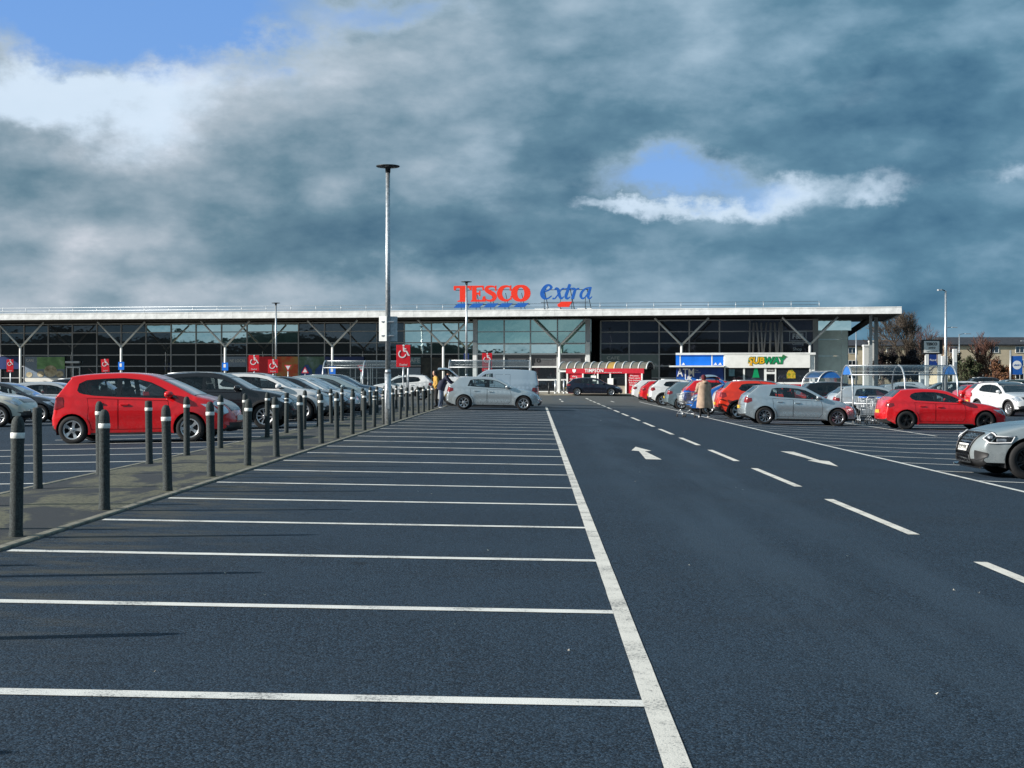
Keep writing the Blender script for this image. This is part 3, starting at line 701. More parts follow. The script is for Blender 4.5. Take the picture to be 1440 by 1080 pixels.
xa = B.X(785, EYS) - e0; za, zb = B.H(432, e0, EYS) - 7.66, B.H(424.5, e0, EYS) - 7.66
MB().poly([(xa + .05, za), (xa + 1.0, za), (xa + 1.28, zb), (xa + .3, zb), (xa - .1, (za + zb) / 2 - .05)], -.05, .1, 'XZ').build('dash', 'signred', se)
fr = MB()
for u in (.5, 2.0, 3.05, 4.3): fr.tube([(u, .12, 0), (u, .12, 1.3)], .03, 6)
for u in (.5, 2.9, 4.45): fr.tube([(u, .16, 1.9), (u + .35, .6, -.0)], .035, 6)
fr.box((2.4, .16, .7), (4.4, .05, .05)).box((2.4, .16, 1.85), (4.4, .05, .05)).build('support_frame', 'darkmetal', se)
MB().box((.9, .2, .1), (2.6, .1, .1)).box((4.2, .2, .1), (1.3, .1, .1)).build('base_rail', 'white', se)

# ------------------------------------------------------------------ key-cutting kiosk with barrel roof
K = Frame(850, 124.5, 20)
M['vault'] = pbr('smoked_polycarbonate', (.16, .15, .12), .35, coat=.4, var=.2, vscale=1.5); M['vaulty'] = pbr('yellowed_polycarbonate', (.42, .26, .06), .4)
ko = K.root('kiosk', 'small red kiosk with ribbed barrel roof beside the shop entrance', 'kiosk')
k0, k1 = K.X(797), K.X(905); KH = lambda py: K.H(py, 0, 0)
zf0, zf1 = KH(525.3), KH(518.2); v0, v1 = K.X(786, .1), K.X(909, .1)
MB().box(((k0 + k1) / 2, 1.4, zf1 / 2), (k1 - k0, 2.6, zf1 - .02)).build('back_wall', 'inside', ko)
MB().box(((k0 + k1) / 2, -.02, (zf0 + zf1) / 2), (k1 - k0 + .1, .16, zf1 - zf0)).build('fascia', 'timred', ko)
text('lettering', 'TIMPSON', .42, 'white_print', ko, (K.X(835.5, -.12), -.12, (zf0 + zf1) / 2 + .02), ext=.02, off=.006, width=1.66, spacing=1.12)
MB().poly([(K.X(808) - .16, zf1 - .06), (K.X(808) + .16, zf1 - .06), (K.X(808) + .15, zf0 + .18), (K.X(808), zf0 + .06), (K.X(808) - .15, zf0 + .18)], -.13, -.11, 'XZ').build('shield_badge', 'white_print', ko)
text('lettering', 'shoe repairs & key cutting', .1, 'white_print', ko, (K.X(862, -.12), -.12, zf0 + .1), width=1.55)
for px in (798, 820, 841, 858.5, 880.5, 903): MB().box((K.X(px), -.03, zf0 / 2), (.12, .14, zf0)).build('post', 'white', ko)
def kp(pa, pb, pya, pyb, mat, name, y=.05):
    xa, xb = K.X(pa), K.X(pb); za, zb = KH(pyb), KH(pya); MB().box(((xa + xb) / 2, y, (za + zb) / 2), (xb - xa, .05, zb - za)).build(name, mat, ko); return (xa + xb) / 2, (za + zb) / 2
kp(799.5, 819, 525.5, 557, 'timred', 'red_panel'); kp(882.5, 902, 525.5, 557, 'timred', 'red_panel')
kp(821.5, 840, 525.5, 540, 'pane_mid', 'window'); kp(842.5, 857.5, 525.5, 556, 'pane_dark', 'door'); kp(860, 879.5, 525.5, 542, 'pane_dark', 'window'); kp(860, 879.5, 542.5, 557, 'slab', 'counter_front', .03); kp(821.5, 840, 540.5, 557, 'timred', 'red_panel')
for j, s_ in enumerate(('We', 'cleaning')): text('lettering', s_, .2, 'white_print', ko, (K.X(808, -.0), .015, KH(529.5 + 3.5 * j)), width=(.45, 1.0)[j])
for j, s_ in enumerate(('Photo', 'Watch repairs', 'Dry cleaning', 'Key cutting', 'Engraving')): text('lettering', s_, .18, 'white_print', ko, (K.X(892), .015, KH(528.5 + 3.2 * j)), width=(.7, .95, 1.0, .9, .8)[j])
xx, zz = kp(831, 838, 528, 536, 'offwhite', 'notice', .015); kp(855, 863, 532, 541, 'offwhite', 'notice', -.12)
nb = 11; D = 2.5; zbase = KH(519.5); rise = KH(509) - zbase
def arc(a): return (.10 + D / 2 - D / 2 * math.cos(a), zbase + rise * math.sin(a))
for i in range(nb):
    xa, xb = v0 + (v1 - v0) * i / nb, v0 + (v1 - v0) * (i + 1) / nb; mb = MB()
    pr = [arc(math.pi * k / 10) for k in range(11)]
    v_ = [(x, y, z) for x in (xa + .03, xb - .03) for y, z in pr]; f_ = [(k, k + 1, 12 + k, 11 + k) for k in range(10)]
    mb.add(v_, f_, True).build('vault_panel', 'vaulty' if i == 6 else 'vault', ko)
rib = MB().tube([(0, *arc(math.pi * k / 10)) for k in range(11)], .055, 6).mesh('vault_rib', 'white')
for i in range(nb + 1): link('vault_rib', rib, ko, (v0 + (v1 - v0) * i / nb, 0, .02))
MB().poly([arc(math.pi * k / 12) for k in range(13)], v1 - .03, v1 + .0, 'YZ').build('end_pane', 'pane_dark', ko)
MB().box(((v0 + K.X(797)) / 2, -.02, zbase - .15), (K.X(797) - v0, .12, .14)).box((v0 + .06, -.02, zbase / 2), (.12, .12, zbase)).build('lean_to_frame', 'white', ko)

# ------------------------------------------------------------------ cash point and sandwich shop block
S = Frame(1048, 121.5, 9.6)
so_ = S.root('shop_unit', 'low white shop unit with blue cash machine bay beside a sandwich shop', 'building')
SH = lambda py, px=1048: S.H(py, S.X(px), 0)
s0, s1, s2 = S.X(952), S.X(1018.5), S.X(1140)
zt, zc, zs = SH(499), SH(496), SH(515)
MB().box(((s0 + s2) / 2, 3.0, (zt - .05) / 2), (s2 - s0 - .1, 5.6, zt - .06)).build('body', 'inside', so_)
MB().box(((s0 + s2) / 2 + .15, 2.9, (zt + zc) / 2), (s2 - s0 + .5, 6.2, zc - zt)).build('parapet', 'white', so_)
def spn(pa, pb, pya, pyb, mat, name, y=.0, d=.12):
    xa, xb = S.X(pa, y), S.X(pb, y); x = (xa + xb) / 2; za, zb = S.H(pyb, x, y), S.H(pya, x, y)
    return MB().box((x, y, (za + zb) / 2), (xb - xa, d, zb - za)).build(name, mat, so_)
for pa, pb in ((950.5, 955.6), (957.5, 1000.2), (1002, 1017.2)): spn(pa, pb, 499.3, 514, 'blue', 'blue_panel')
for px in (956.5, 1001.1, 1018.2): spn(px - .75, px + .75, 499.3, 515, 'white', 'panel_trim', -.02)
for px in (960.5, 1005.5, 1012):
    x = S.X(px); z = SH(513); MB().poly([(x - .12, z), (x + .18, z), (x + .06, z + .2)], -.09, -.07, 'XZ').build('spotlight', 'white', so_)
spn(941.5, 1018.5, 514.1, 516.2, 'white', 'canopy', -.7, 1.4)
spn(951, 1017.4, 517.6, 557, 'navy', 'cash_point_panel', .02); spn(951, 1017.4, 531, 540, 'signblue', 'blue_band', -.045, .01)
text('lettering', 'ATM', .95, 'white_print', so_, (S.X(964.5), -.06, SH(524.5)), off=.008, width=1.42); text('lettering', 'Free', .2, 'galv', so_, (S.X(979.5), -.06, SH(520.5)), width=.3); text('lettering', 'to use', .2, 'galv', so_, (S.X(981), -.06, SH(523.3)), width=.5)
text('lettering', 'UK', .42, 'white_print', so_, (S.X(968), -.06, SH(532.5)), off=.02); spn(984, 990, 530, 533, 'white_print', 'notice', -.06, .01)
spn(1019, 1139, 497.2, 517.2, 'offwhite', 'sign_board', -.05, .3)
tl = S.X(1079.5)
for mt, off, yy in (('darkgreen', .075, -.205), (None, .02, -.225)):
    for s_, px, mm, wd in (('SUB', 1063.5, 'yellow', 1.32), ('WAY', 1088.5, 'green', 1.78)):
        text('lettering', s_, .72, mt or mm, so_, (S.X(px), yy, SH(507.5)), ext=.012, off=off, shear=.12, width=wd + (.1 if mt else 0))
zz = SH(507.5)
MB().poly([(S.X(1100) - .15, zz + .18), (S.X(1107), zz + .34), (S.X(1101), zz + .52)], -.24, -.2, 'XZ').build('arrow_tip', 'darkgreen', so_); MB().poly([(S.X(1053), zz - .36), (S.X(1057), zz - .16), (S.X(1058), zz - .42)], -.24, -.2, 'XZ').build('arrow_tip', 'yellow', so_)
for pa, pb in ((1020, 1045), (1047.5, 1074.5), (1091.5, 1138)): spn(pa, pb, 517.8, 537.5, 'pane_dark', 'shop_window', .0, .05)
spn(1078, 1089.5, 526, 556, 'pane_dark', 'door_glass', .0, .05); spn(1078.5, 1089, 518, 523, 'ink', 'door_header', .0, .05)
for pa, pb, a_, b_ in ((1018.6, 1020, 517.5, 557), (1045, 1047.5, 517.5, 538), (1074.5, 1078, 517.5, 557), (1089.5, 1091.5, 517.5, 557), (1078, 1089.5, 523, 526), (1020, 1074.5, 537.5, 540), (1091.5, 1138, 537.5, 540), (1138, 1140, 517.5, 557)): spn(pa, pb, a_, b_, 'white', 'window_frame', -.03, .1)
spn(1020, 1074.5, 540, 557, 'galv', 'stall_riser'); spn(1091.5, 1138, 540, 557, 'galv', 'stall_riser'); text('lettering', 'Subway', .2, 'white_print', so_, (S.X(1083.7), -.04, SH(520.5)), width=.5)
spn(1025, 1033, 519, 529, 'print_teal', 'window_poster', -.04, .01)
x = S.X(1063); z = SH(531); MB().poly([(x - .3, z), (x + .3, z), (x + .2, z + .4), (x + .12, z + .8), (x - .12, z + .8), (x - .2, z + .4)], -.05, -.04, 'XZ').build('window_poster', 'green', so_)
M['print_yg'] = mat_print('sandwich_photo', [(.35, (.10, .25, .02)), (.5, (.5, .30, .02)), (.62, (.6, .45, .05)), (.75, (.2, .35, .03))], 6, 3)
x = S.X(1112.5); z = SH(532); MB().poly([(x - .36, z), (x + .36, z), (x + .34, z + .45), (x + .1, z + .7), (x - .2, z + .66), (x - .36, z + .4)], -.05, -.04, 'XZ').build('window_poster', 'print_yg', so_)
MB().box((S.X(1142.6), .2, zt / 2), (.36, .5, zt)).build('end_post', 'white', so_); MB().box((S.X(1139.6) + .1, .18, SH(507.5)), (.10, .3, 1.0)).build('board_return', 'greypaint', so_)

# ------------------------------------------------------------------ bollards on both kerbs
BH = 1.04
def boll_mesh(kind):
    if kind == 'domed': pr = [(.066, -.1), (.066, .02), (.061, .06), (.060, .80), (.063, .82), (.063, .90), (.062, .93), (.060, .965), (.052, 1.0), (.038, 1.025), (.018, 1.038), (0, 1.04)]
    elif kind == 'flat': pr = [(.066, -.1), (.066, .02), (.060, .06), (.060, .80), (.063, .82), (.063, .92), (.061, .985), (.055, 1.0), (0, 1.005)]
    else: pr = [(.064, -.1), (.060, .05), (.058, .74), (.050, .75), (.050, .775), (.059, .785), (.059, .83), (.050, .84), (.050, .865), (.059, .875), (.059, .93), (.064, .95), (.062, .99), (.0, 1.0)]
    return MB().lathe(pr, n=18).mesh('bollard', 'bollard')
BM = {k: boll_mesh(k) for k in ('domed', 'flat', 'ringed')}
bandm = MB().lathe([(.0632, .845), (.0655, .848), (.0655, .892), (.0632, .895)], n=18, cap=False).mesh('reflective_band', 'band')
bandm2 = MB().lathe([(.0510, .750), (.0605, .751), (.0605, .774), (.051, .775)], n=18, cap=False).mesh('reflective_band', 'band')
def bollard(x, y, kind, label, bands=1):
    o = link('bollard', BM[kind], None, (x, y, gz(x, y) + .012), (R(rnd.uniform(-1.3, 1.3)), R(rnd.uniform(-1.3, 1.3)), rnd.uniform(0, 6)))
    o.scale = (.92, .92, 1)
    tag(o, label, 'bollard', 'bollards along the paved strip')
    if bands and kind != 'ringed': link('reflective_band', bandm, o)
    if bands and kind == 'ringed':
        link('reflective_band', bandm2, o); q = link('reflective_band', bandm2, o); q.location.z = .09
    return o
ordn = ['nearest', 'second nearest', 'third', 'fourth', 'fifth', 'sixth', 'seventh', 'eighth', 'ninth', 'tenth', 'eleventh', 'twelfth', 'thirteenth', 'fourteenth', 'fifteenth', 'sixteenth', 'seventeenth', 'eighteenth', 'nineteenth', 'twentieth']
for k in range(-3, 21):
    y = 12.5 + 2.54 * k; kind = 'domed' if k not in (11, 12, 14) else 'ringed'
    if k < 0: lb = 'bay kerb bollard number %s from the camera, cut off left of the photo' % {-3: 'one', -2: 'two', -1: 'three'}[k]
    else: lb = '%s%s dark bollard of the right-hand row beside the empty bays' % (ordn[min(k, 19)], '' if k < 2 else ' in line,' if 0 else '')
    if k >= 20: lb = 'last dark bollard of the right-hand row, by the man at the open boot'
    bollard(-4.47 + rnd.uniform(-.02, .02), y, kind, lb)
for k in range(-5, 20):
    y = 17.9 + 2.58 * k; kind = {0: 'flat', 2: 'flat', 7: 'ringed', 12: 'ringed', 13: 'ringed'}.get(k, 'domed')
    if k < 0: lb = 'far kerb bollard number %s from the camera, cut off left of the photo' % {-5: 'one', -4: 'two', -3: 'three', -2: 'four', -1: 'five'}[k]
    else: lb = '%s dark bollard of the left-hand row beside the parked cars%s' % (ordn[min(k, 19)], ', with no white band' if k == 0 else '')
    bollard(-6.14 + rnd.uniform(-.02, .02), y, kind, lb, 0 if k == 0 else 1)

# ------------------------------------------------------------------ lamp posts
def disc_lamp(px, Y, label, h=7.6):
    p = at(px, Y); o = thing('lamp_post', label, 'lamp post', p, 0, 'disc topped lamp posts')
    MB().tube([(0, 0, -.1), (0, 0, 1.5)], .095, 14).tube([(0, 0, 1.5), (0, 0, 1.62)], .095, 14, r1=.078).tube([(0, 0, 1.62), (0, 0, h - .2)], .078, 14, r1=.062).build('pole', 'galv', o)
    MB().lathe([(.02, h - .24), (.072, h - .23), (.078, h - .11), (.12, h - .085), (.33, h - .062), (.35, h - .045), (.34, h - .028), (.2, h - .008), (0, h)], n=24).build('lamp_head', 'darkmetal', o)
    MB().box((0, -.085, .75), (.1, .03, .55)).build('access_door', 'galv', o); return o
l1 = disc_lamp(545.5, 42.6, 'tall steel lamp post with flat disc top among the bollards')
disc_lamp(388, 118, 'distant disc topped lamp post in front of the red food poster')
disc_lamp(656, 94, 'middle distance disc topped lamp post below the red roof lettering')
def double_sign(l, z0, z1):
    p = thing('sign_panel', 'pair of pale blank backed sign panels clamped to the tall lamp post', 'sign', l.location + Vector((0, 0, z0)))
    h = z1 - z0
    MB().bbox((-.135, -.05, h / 2), (.25, .03, h), .008, R(-18)).build('panel', 'white', p); MB().bbox((.135, .07, h / 2), (.27, .03, h), .008, R(12)).build('panel', 'galv', p)
    for z in (.16, h - .16): MB().box((.0, .0, z), (.36, .17, .035)).build('clamp', 'galv', p)
double_sign(l1, CAMH + (HOR - 483) / FPX * 42.6, CAMH + (HOR - 448) / FPX * 42.6)
def arm_lamp(px, Y, pyt, dx, label):
    p = at(px, Y); h = CAMH + (HOR - pyt) / FPX * Y - p.z; o = thing('street_lamp', label, 'street lamp', p, 0, 'street lamps on the right')
    MB().tube([(0, 0, 0), (0, 0, h)], .10, 10, r1=.055).build('pole', 'galv', o)
    MB().tube([(0, 0, h - .03), (dx * .4, 0, h + .06), (dx * .6, 0, h + .07)], .03, 6).build('arm', 'darkmetal', o)
    MB().bbox((dx * .85, 0, h + .05), (abs(dx) * .6, .22, .09), .02).build('lantern', 'galv', o); return o
lp = arm_lamp(1330, 84, 409, -.42, 'tall pale lamp post rising right of the black entrance totem')
arm_lamp(1349, 175, 470, 1.2, 'grey street lamp with side arm before the cream flats')
arm_lamp(1330.5, 150, 461, 1.0, 'street lamp half hidden behind the tall pale lamp post')
arm_lamp(1452, 170, 480, -1.2, 'street lamp reaching in from the right edge of the photo')
arm_lamp(1204, 160, 464, .5, 'thin far street lamp seen under the end of the shop canopy')

# ------------------------------------------------------------------ parking and traffic signs
def wheelchair(par, s, x, z, y):
    mb = MB()
    mb.poly([(x + s * (.03 + .075 * math.cos(a * .5236)), z + s * (.40 + .075 * math.sin(a * .5236))) for a in range(12)], y - .006, y, 'XZ')
    for k, (vs2, fs) in enumerate((stroke([(.03, .29, .10), (.05, .10, .11), (.05, .0, .10)], 2), stroke([(.05, .0, .10), (.24, .0, .10), (.36, -.26, .10), (.44, -.24, .09)], 2), stroke([(.05, .17, .07), (.22, .17, .07)], 2),
                                   stroke([(-.06 + .24 * math.cos(R(a)), -.18 + .24 * math.sin(R(a)), .075) for a in range(115, 365, 20)], 1))):
        v_, f_ = extrude2([(x + a * s, z + b * s) for a, b in vs2], fs, y - .008 - .002 * k, y); mb.add(v_, f_)
    return mb.build('wheelchair_symbol', 'white_print', par)
def red_sign(px0, px1, py0, py1, Y, label, base_py=None, tilt=0, pole_dx=0.):
    pc = (px0 + px1) / 2; p = at(pc, Y); w_ = (px1 - px0) / FPX * Y; zt_ = CAMH + (HOR - py0) / FPX * Y - p.z; zb_ = CAMH + (HOR - py1) / FPX * Y - p.z
    o = thing('parking_sign', label, 'sign', p, 0, 'red disabled parking signs')
    MB().tube([(pole_dx, .05, 0), (pole_dx, .05, zt_ - .1)], .032, 8).build('pole', 'galv', o)
    f = MB().bbox((0, 0, 0), (w_, .03, zt_ - zb_), .006).build('sign_plate', 'red', o, (0, 0, (zt_ + zb_) / 2)); f.rotation_euler = (0, R(tilt), 0)
    h = zt_ - zb_; wheelchair(f, w_ * 1.05, -.02 * w_, h * (.5 - .5 * w_ * 1.0 / h) + .02, -.016)
    text('lettering', 'Disabled', w_ * .2, 'white_print', f, (-.0, -.017, -h * .5 + w_ * .16), width=w_ * .55, ext=.004)
red_sign(557.5, 577, 485, 516, 62, 'tall red disabled parking sign right of the tall lamp post', pole_dx=.2)
red_sign(678, 692, 496.5, 522, 84, 'red disabled parking sign behind the middle trolley shelter')
red_sign(9.5, 19, 505.5, 523, 88, 'red disabled parking sign near the left photo edge, before the blue poster')
red_sign(142.5, 153.5, 505, 523, 84, 'red disabled parking sign over the roof of the red car', tilt=-4)
red_sign(350, 364.5, 499.5, 521.5, 84, 'large red disabled parking sign by the grey LOCAL poster')
red_sign(377, 391, 505.5, 524.5, 80, 'red disabled parking sign with a white paper stuck on it')
def giveway(px, py, Y, s, inv, label):
    p = at(px, Y); z = CAMH + (HOR - py) / FPX * Y - p.z; o = thing('traffic_sign', label, 'sign', p)
    sg_ = -1 if inv else 1
    MB().tube([(0, .04, 0), (0, .04, z + s * .3)], .03, 8).build('pole', 'galv', o)
    tri = lambda q: [(-q, z - sg_ * q * .62), (q, z - sg_ * q * .62), (0, z + sg_ * q * 1.1)]
    MB().poly(tri(s * .6), -.012, .012, 'XZ').build('red_triangle', 'red', o); MB().poly(tri(s * .38), -.018, -.012, 'XZ').build('white_centre', 'white_print', o)
giveway(405, 516.5, 90, .40, True, 'give way triangle on a post in front of the food poster')
giveway(429, 521.5, 86, .36, False, 'small warning triangle above the car roofs by the food poster')
giveway(508, 517, 92, .44, True, 'give way triangle seen through the left trolley shelter')
for px, py0, py1, lb in ((170.5, 509, 520, 'blue trolley point sign on the column behind the red car'), (316.7, 510, 521, 'blue trolley point sign on the column left of the grey poster'), (467.5, 515, 528, 'blue trolley point sign on the column at the left trolley shelter')):
    x = B.X(px, -.16); zz_ = B.H(py1, x, -.16); o = B.root('column_sign', lb, 'sign', x, -.16, zz_, 'blue signs on the canopy columns')
    h = B.H(py0, x, -.16) - zz_; MB().bbox((0, 0, h / 2), (.62, .04, h), .01).build('plate', 'blue', o); MB().box((-.05, -.025, h * .6), (.22, .01, h * .42)).build('symbol', 'white_print', o)
x = B.X(656, -3); o = B.root('hanging_sign', 'small navy square sign beside the entrance lobby', 'sign', x, -3, 1.45 + 23 / FPX * 132)
MB().bbox((0, 0, .38), (.48, .06, .72), .01).build('plate', 'print_night', o); text('lettering', 'i', .5, 'white_print', o, (.05, -.035, .42)); MB().tube([(0, .05, -2.8), (0, .05, .2)], .03, 6).build('pole', 'galv', o)

# ------------------------------------------------------------------ entrance totem, banner sign, fuel price posts on the right
def box_at(px0, px1, py0, py1, Y, d):
    z = CAMH + (HOR - (py0 + py1) / 2) / FPX * Y; p = at((px0 + px1) / 2, Y); return (px1 - px0) / FPX * Y, (py1 - py0) / FPX * Y, p, z
TY = 130
p = at(1309, TY); o = thing('totem_sign', 'black framed totem sign with pale lit-box panel and navy board on white legs', 'sign', p)
q = lambda px, py: ((px - 1309) / FPX * TY, CAMH + (HOR - py) / FPX * TY)
def tq(pa, pb, pya, pyb, mat, name, y=0, d=.2):
    (xa, zb), (xb, za) = q(pa, pya), q(pb, pyb); MB().box(((xa + xb) / 2, y, (za + zb) / 2), (xb - xa, d, zb - za)).build(name, mat, o); return (xa + xb) / 2, (za + zb) / 2, xb - xa
tq(1297, 1325, 476, 496.5, 'darkmetal', 'head_box', .1, .5); a, b, c = tq(1298.7, 1320, 478, 494.5, 'print_teal2' if 0 else 'offwhite', 'sign_face', -.17, .06)
text('lettering', 'TESCO', .34, 'ink', o, (a, -.22, b + .25), off=.012, width=.98); text('lettering', 'extra', .32, 'ink', o, (a, -.22, b - .06), shear=.3, width=.6); text('lettering', 'open 24 hours', .14, 'greypaint', o, (a, -.22, b - .38), width=1.0)
a, b, c = tq(1306, 1317, 496.5, 513, 'navy', 'navy_board', -.05, .16); text('lettering', 'Petrol', .26, 'white_print', o, (a, -.14, b), width=.55)
for pa, pb in ((1301, 1305.5), (1318.5, 1323)): tq(pa, pb, 496.5, 556, 'white', 'leg', 0, .3)
for px, py0, lb, w_ in ((1342.5, 489, 'white price post right of the tall pale lamp post', .33), (1328, 499, 'blue and white price post at the foot of the pale lamp post', .5), (1296, 522, 'low white post left of the totem legs', .4)):
    p = at(px, 120); h = CAMH + (HOR - py0) / FPX * 120; o = thing('marker_post', lb, 'post', p, 0, 'white posts round the totem')
    MB().bbox((0, 0, h / 2), (w_, .25, h), .02).build('shaft', 'white', o); MB().box((0, -.14, h * .6), (w_ * .5, .03, h * .25)).build('price_panel', 'galv' if px != 1328 else 'signblue', o)
for px, lb in ((1217.5, 'cream gate pillar left of the steel canopy posts'), (1226, 'cream gate pillar behind the steel canopy posts')):
    p = at(px, 170); o = thing('gate_pillar', lb, 'pillar', p, 0, 'cream pillars under the canopy end'); h = CAMH + (HOR - (486 if px < 1220 else 480)) / FPX * 170
    MB().bbox((0, 0, h / 2), (.62, .6, h), .03).build('shaft', 'offwhite', o); MB().bbox((0, 0, h + .1), (.75, .72, .2), .04).build('cap', 'white', o)
p = at(1421, 110); o = thing('banner_sign', 'royal blue banner with white disc hanging from a post at the right', 'sign', p)
q = lambda px, py: ((px - 1421) / FPX * 110, CAMH + (HOR - py) / FPX * 110)
MB().tube([(0, 0, 0), (0, 0, q(0, 489)[1])], .07, 8).build('pole', 'galv', o)
(xa, zb), (xb, za) = q(1422.5, 497), q(1437.5, 523); MB().box(((xa + xb) / 2, 0, (za + zb) / 2), (xb - xa, .05, zb - za)).build('banner', 'signblue', o)
mx_, mz_ = (xa + xb) / 2, (za + zb) / 2 + .02; MB().poly([(mx_ + .33 * math.cos(a * .2618), mz_ + .33 * math.sin(a * .2618)) for a in range(24)], -.035, -.028, 'XZ').build('white_disc', 'white_print', o)
text('lettering', 'click+', .2, 'signblue', o, (mx_, -.04, mz_), width=.5)
for z in (za, zb): MB().tube([(0, 0, z), (xb, 0, z)], .02, 6).build('bracket', 'galv', o)
p = at(772, 121, .1); o = thing('post', 'short dark post on the pavement left of the kiosk', 'post', p); MB().tube([(0, 0, 0), (0, 0, .85)], .07, 10).lathe([(.08, .85), (.08, .9), (0, .93)], n=10).build('shaft', 'darkmetal', o)
for px, lb in ((781, 'steel guard post left of the entrance column base'), (793, 'steel guard post by the tail of the navy estate car')):
    p = at(px, 122, .1); o = thing('guard_post', lb, 'post', p, 0, 'steel guard posts by the entrance'); MB().tube([(0, 0, 0), (0, 0, 1.1)], .08, 10).lathe([(.085, 1.1), (.07, 1.15), (0, 1.17)], n=10).build('shaft', 'galv', o); MB().lathe([(.09, 0), (.09, .12)], n=10).build('collar', 'white', o)

# ------------------------------------------------------------------ trolley shelters and trolleys
M['bluetop'] = pbr('blue_end_panel', (.03, .17, .52), .35, var=.1)
def shelter(name, label, x0, x1, y0, y1, h, hoops, rot=False, ends=True):
    cx, cy = (x0 + x1) / 2, (y0 + y1) / 2; o = thing(name, label, 'trolley shelter', (cx, cy, gz(cx, cy)), R(90) if rot else 0, 'tubular trolley shelters')
    L = (y1 - y0) if rot else (x1 - x0); D = (x1 - x0) if rot else (y1 - y0)
    def pr(n=14):
        out = [(-D / 2, 0), (-D / 2 * .98, h * .45)]
        out += [(-D / 2 * math.cos(math.pi * k / n) * .97, h * .62 + h * .38 * math.sin(math.pi * k / n)) for k in range(n + 1)]
        return out + [(D / 2 * .98, h * .45), (D / 2, 0)]
    hm = MB().tube([(0, a, b) for a, b in pr()], .036, 8).mesh('hoop', 'galv')
    for i in range(hoops): link('hoop', hm, o, (-L / 2 + L * i / (hoops - 1), 0, 0))
    for a, b in ((0, h - .005), (-D * .40, h * .84), (D * .40, h * .84), (-D / 2 + .01, h * .36), (D / 2 - .01, h * .36)): MB().tube([(-L / 2, a, b), (L / 2, a, b)], .022, 6).build('rail', 'galv', o)
    sk = [(a * .985, b - .01) for a, b in pr() if b > h * .40]; n = len(sk)
    for i in range(hoops - 1):
        xa, xb = -L / 2 + L * i / (hoops - 1) + .03, -L / 2 + L * (i + 1) / (hoops - 1) - .03
        MB().add([(x, a, b) for x in (xa, xb) for a, b in sk], [(k, k + 1, n + k + 1, n + k) for k in range(n - 1)], True).build('roof_pane', 'shelter', o)
    if ends:
        for x in (-L / 2, L / 2):
            e = [(a * .95, b - .03) for a, b in pr() if b > h * .80]; MB().poly(e, x - .008, x + .008, 'YZ').build('end_panel', 'bluetop', o)
    return o
shelter('trolley_shelter', 'trolley shelter behind the gap between silver and red cars on the right', 12.0, 15.95, 55.3, 57.4, 2.27, 3)
shelter('trolley_shelter', 'far trolley shelter with two hoops seen end-on left of the near shelter', 13.75, 15.1, 71.5, 75.6, 2.12, 2, True)
shelter('trolley_shelter', 'left trolley shelter with clear sides behind the row of cars', (457 - 753) / FPX * 75, (569 - 753) / FPX * 75, 74, 76.3, 2.30, 3, False, False)
shelter('trolley_shelter', 'middle trolley shelter standing behind the pale blue van', (632.5 - 753) / FPX * 77, (745 - 753) / FPX * 77, 76, 78.3, 2.33, 3, False, False)
def make_trolley(label):
    o = thing('shopping_trolley', label, 'trolley', (0, 0, 0), 0, 'wire shopping trolleys')
    def pt(u, v, z): return (u, v, z)
    b = MB(); top = [(-.40, -.26, 1.0), (.42, -.20, .92), (.42, .20, .92), (-.40, .26, 1.0)]; bot = [(-.30, -.2, .55), (.38, -.17, .62), (.38, .17, .62), (-.30, .2, .55)]
    for ring in (top, bot): b.tube(ring + [ring[0]], .012, 5, False)
    for i in range(4):
        a0, a1, c0, c1 = (Vector(q) for q in (top[i], top[(i + 1) % 4], bot[i], bot[(i + 1) % 4]))
        for k in range(9): u = k / 8; b.tube([a0.lerp(a1, u), c0.lerp(c1, u)], .006, 3, False)
        for k in range(1, 5): u = k / 5; b.tube([a0.lerp(c0, u), a1.lerp(c1, u)], .005, 3, False)
    for k in range(1, 7): u = k / 7; b.tube([Vector(bot[0]).lerp(Vector(bot[1]), u), Vector(bot[3]).lerp(Vector(bot[2]), u)], .005, 3, False)
    b.build('basket', 'galv', o)
    f = MB()
    for s_ in (-1, 1): f.tube([(-.42, s_ * .24, 1.02), (-.30, s_ * .21, .56), (-.02, s_ * .22, .30), (-.36, s_ * .25, .13)], .013, 6).tube([(-.02, s_ * .22, .30), (.40, s_ * .18, .14)], .013, 6).tube([(-.36, s_ * .25, .14), (.40, s_ * .18, .15)], .012, 6)
    f.build('frame', 'galv', o); MB().tube([(-.46, -.26, 1.03), (-.46, .26, 1.03)], .02, 8).build('handle', 'blue', o)
    cm = MB().lathe([(.03, -.018), (.062, -.015), (.062, .015), (.03, .018)], axis='Y', n=12).mesh('castor', 'plastic')
    for u, v in ((-.36, .25), (-.36, -.25), (.40, .18), (.40, -.18)): link('castor', cm, o, (u, v, .062))
    return o
tr0 = make_trolley('empty wire trolley nested in the right-hand trolley shelter, nearest its opening')
tpos = [(12.65, 56.2, 90, None), (12.65, 56.55, 90, 'second wire trolley nested behind the first in the right-hand shelter'), (13.35, 56.2, 90, 'wire trolley of the inner stack in the right-hand shelter'), (13.35, 56.55, 90, 'rear wire trolley of the inner stack in the right-hand shelter')]
for x, y, a, lb in tpos:
    o = tr0 if lb is None else copy_tree(tr0)
    o.location = (x, y, gz(x, y)); o.rotation_euler.z = R(a)
    if lb: o['label'] = lb
rl = thing('corral_rail', 'low galvanised hoop rail at the mouth of the right-hand trolley shelter', 'rail', (12.95, 55.0, gz(12.95, 55.0)))
MB().tube([(-.5, 0, 0), (-.5, 0, 1.0), (-.44, 0, 1.07), (.44, 0, 1.07), (.5, 0, 1.0), (.5, 0, 0)], .025, 8).build('hoop', 'galv', rl)

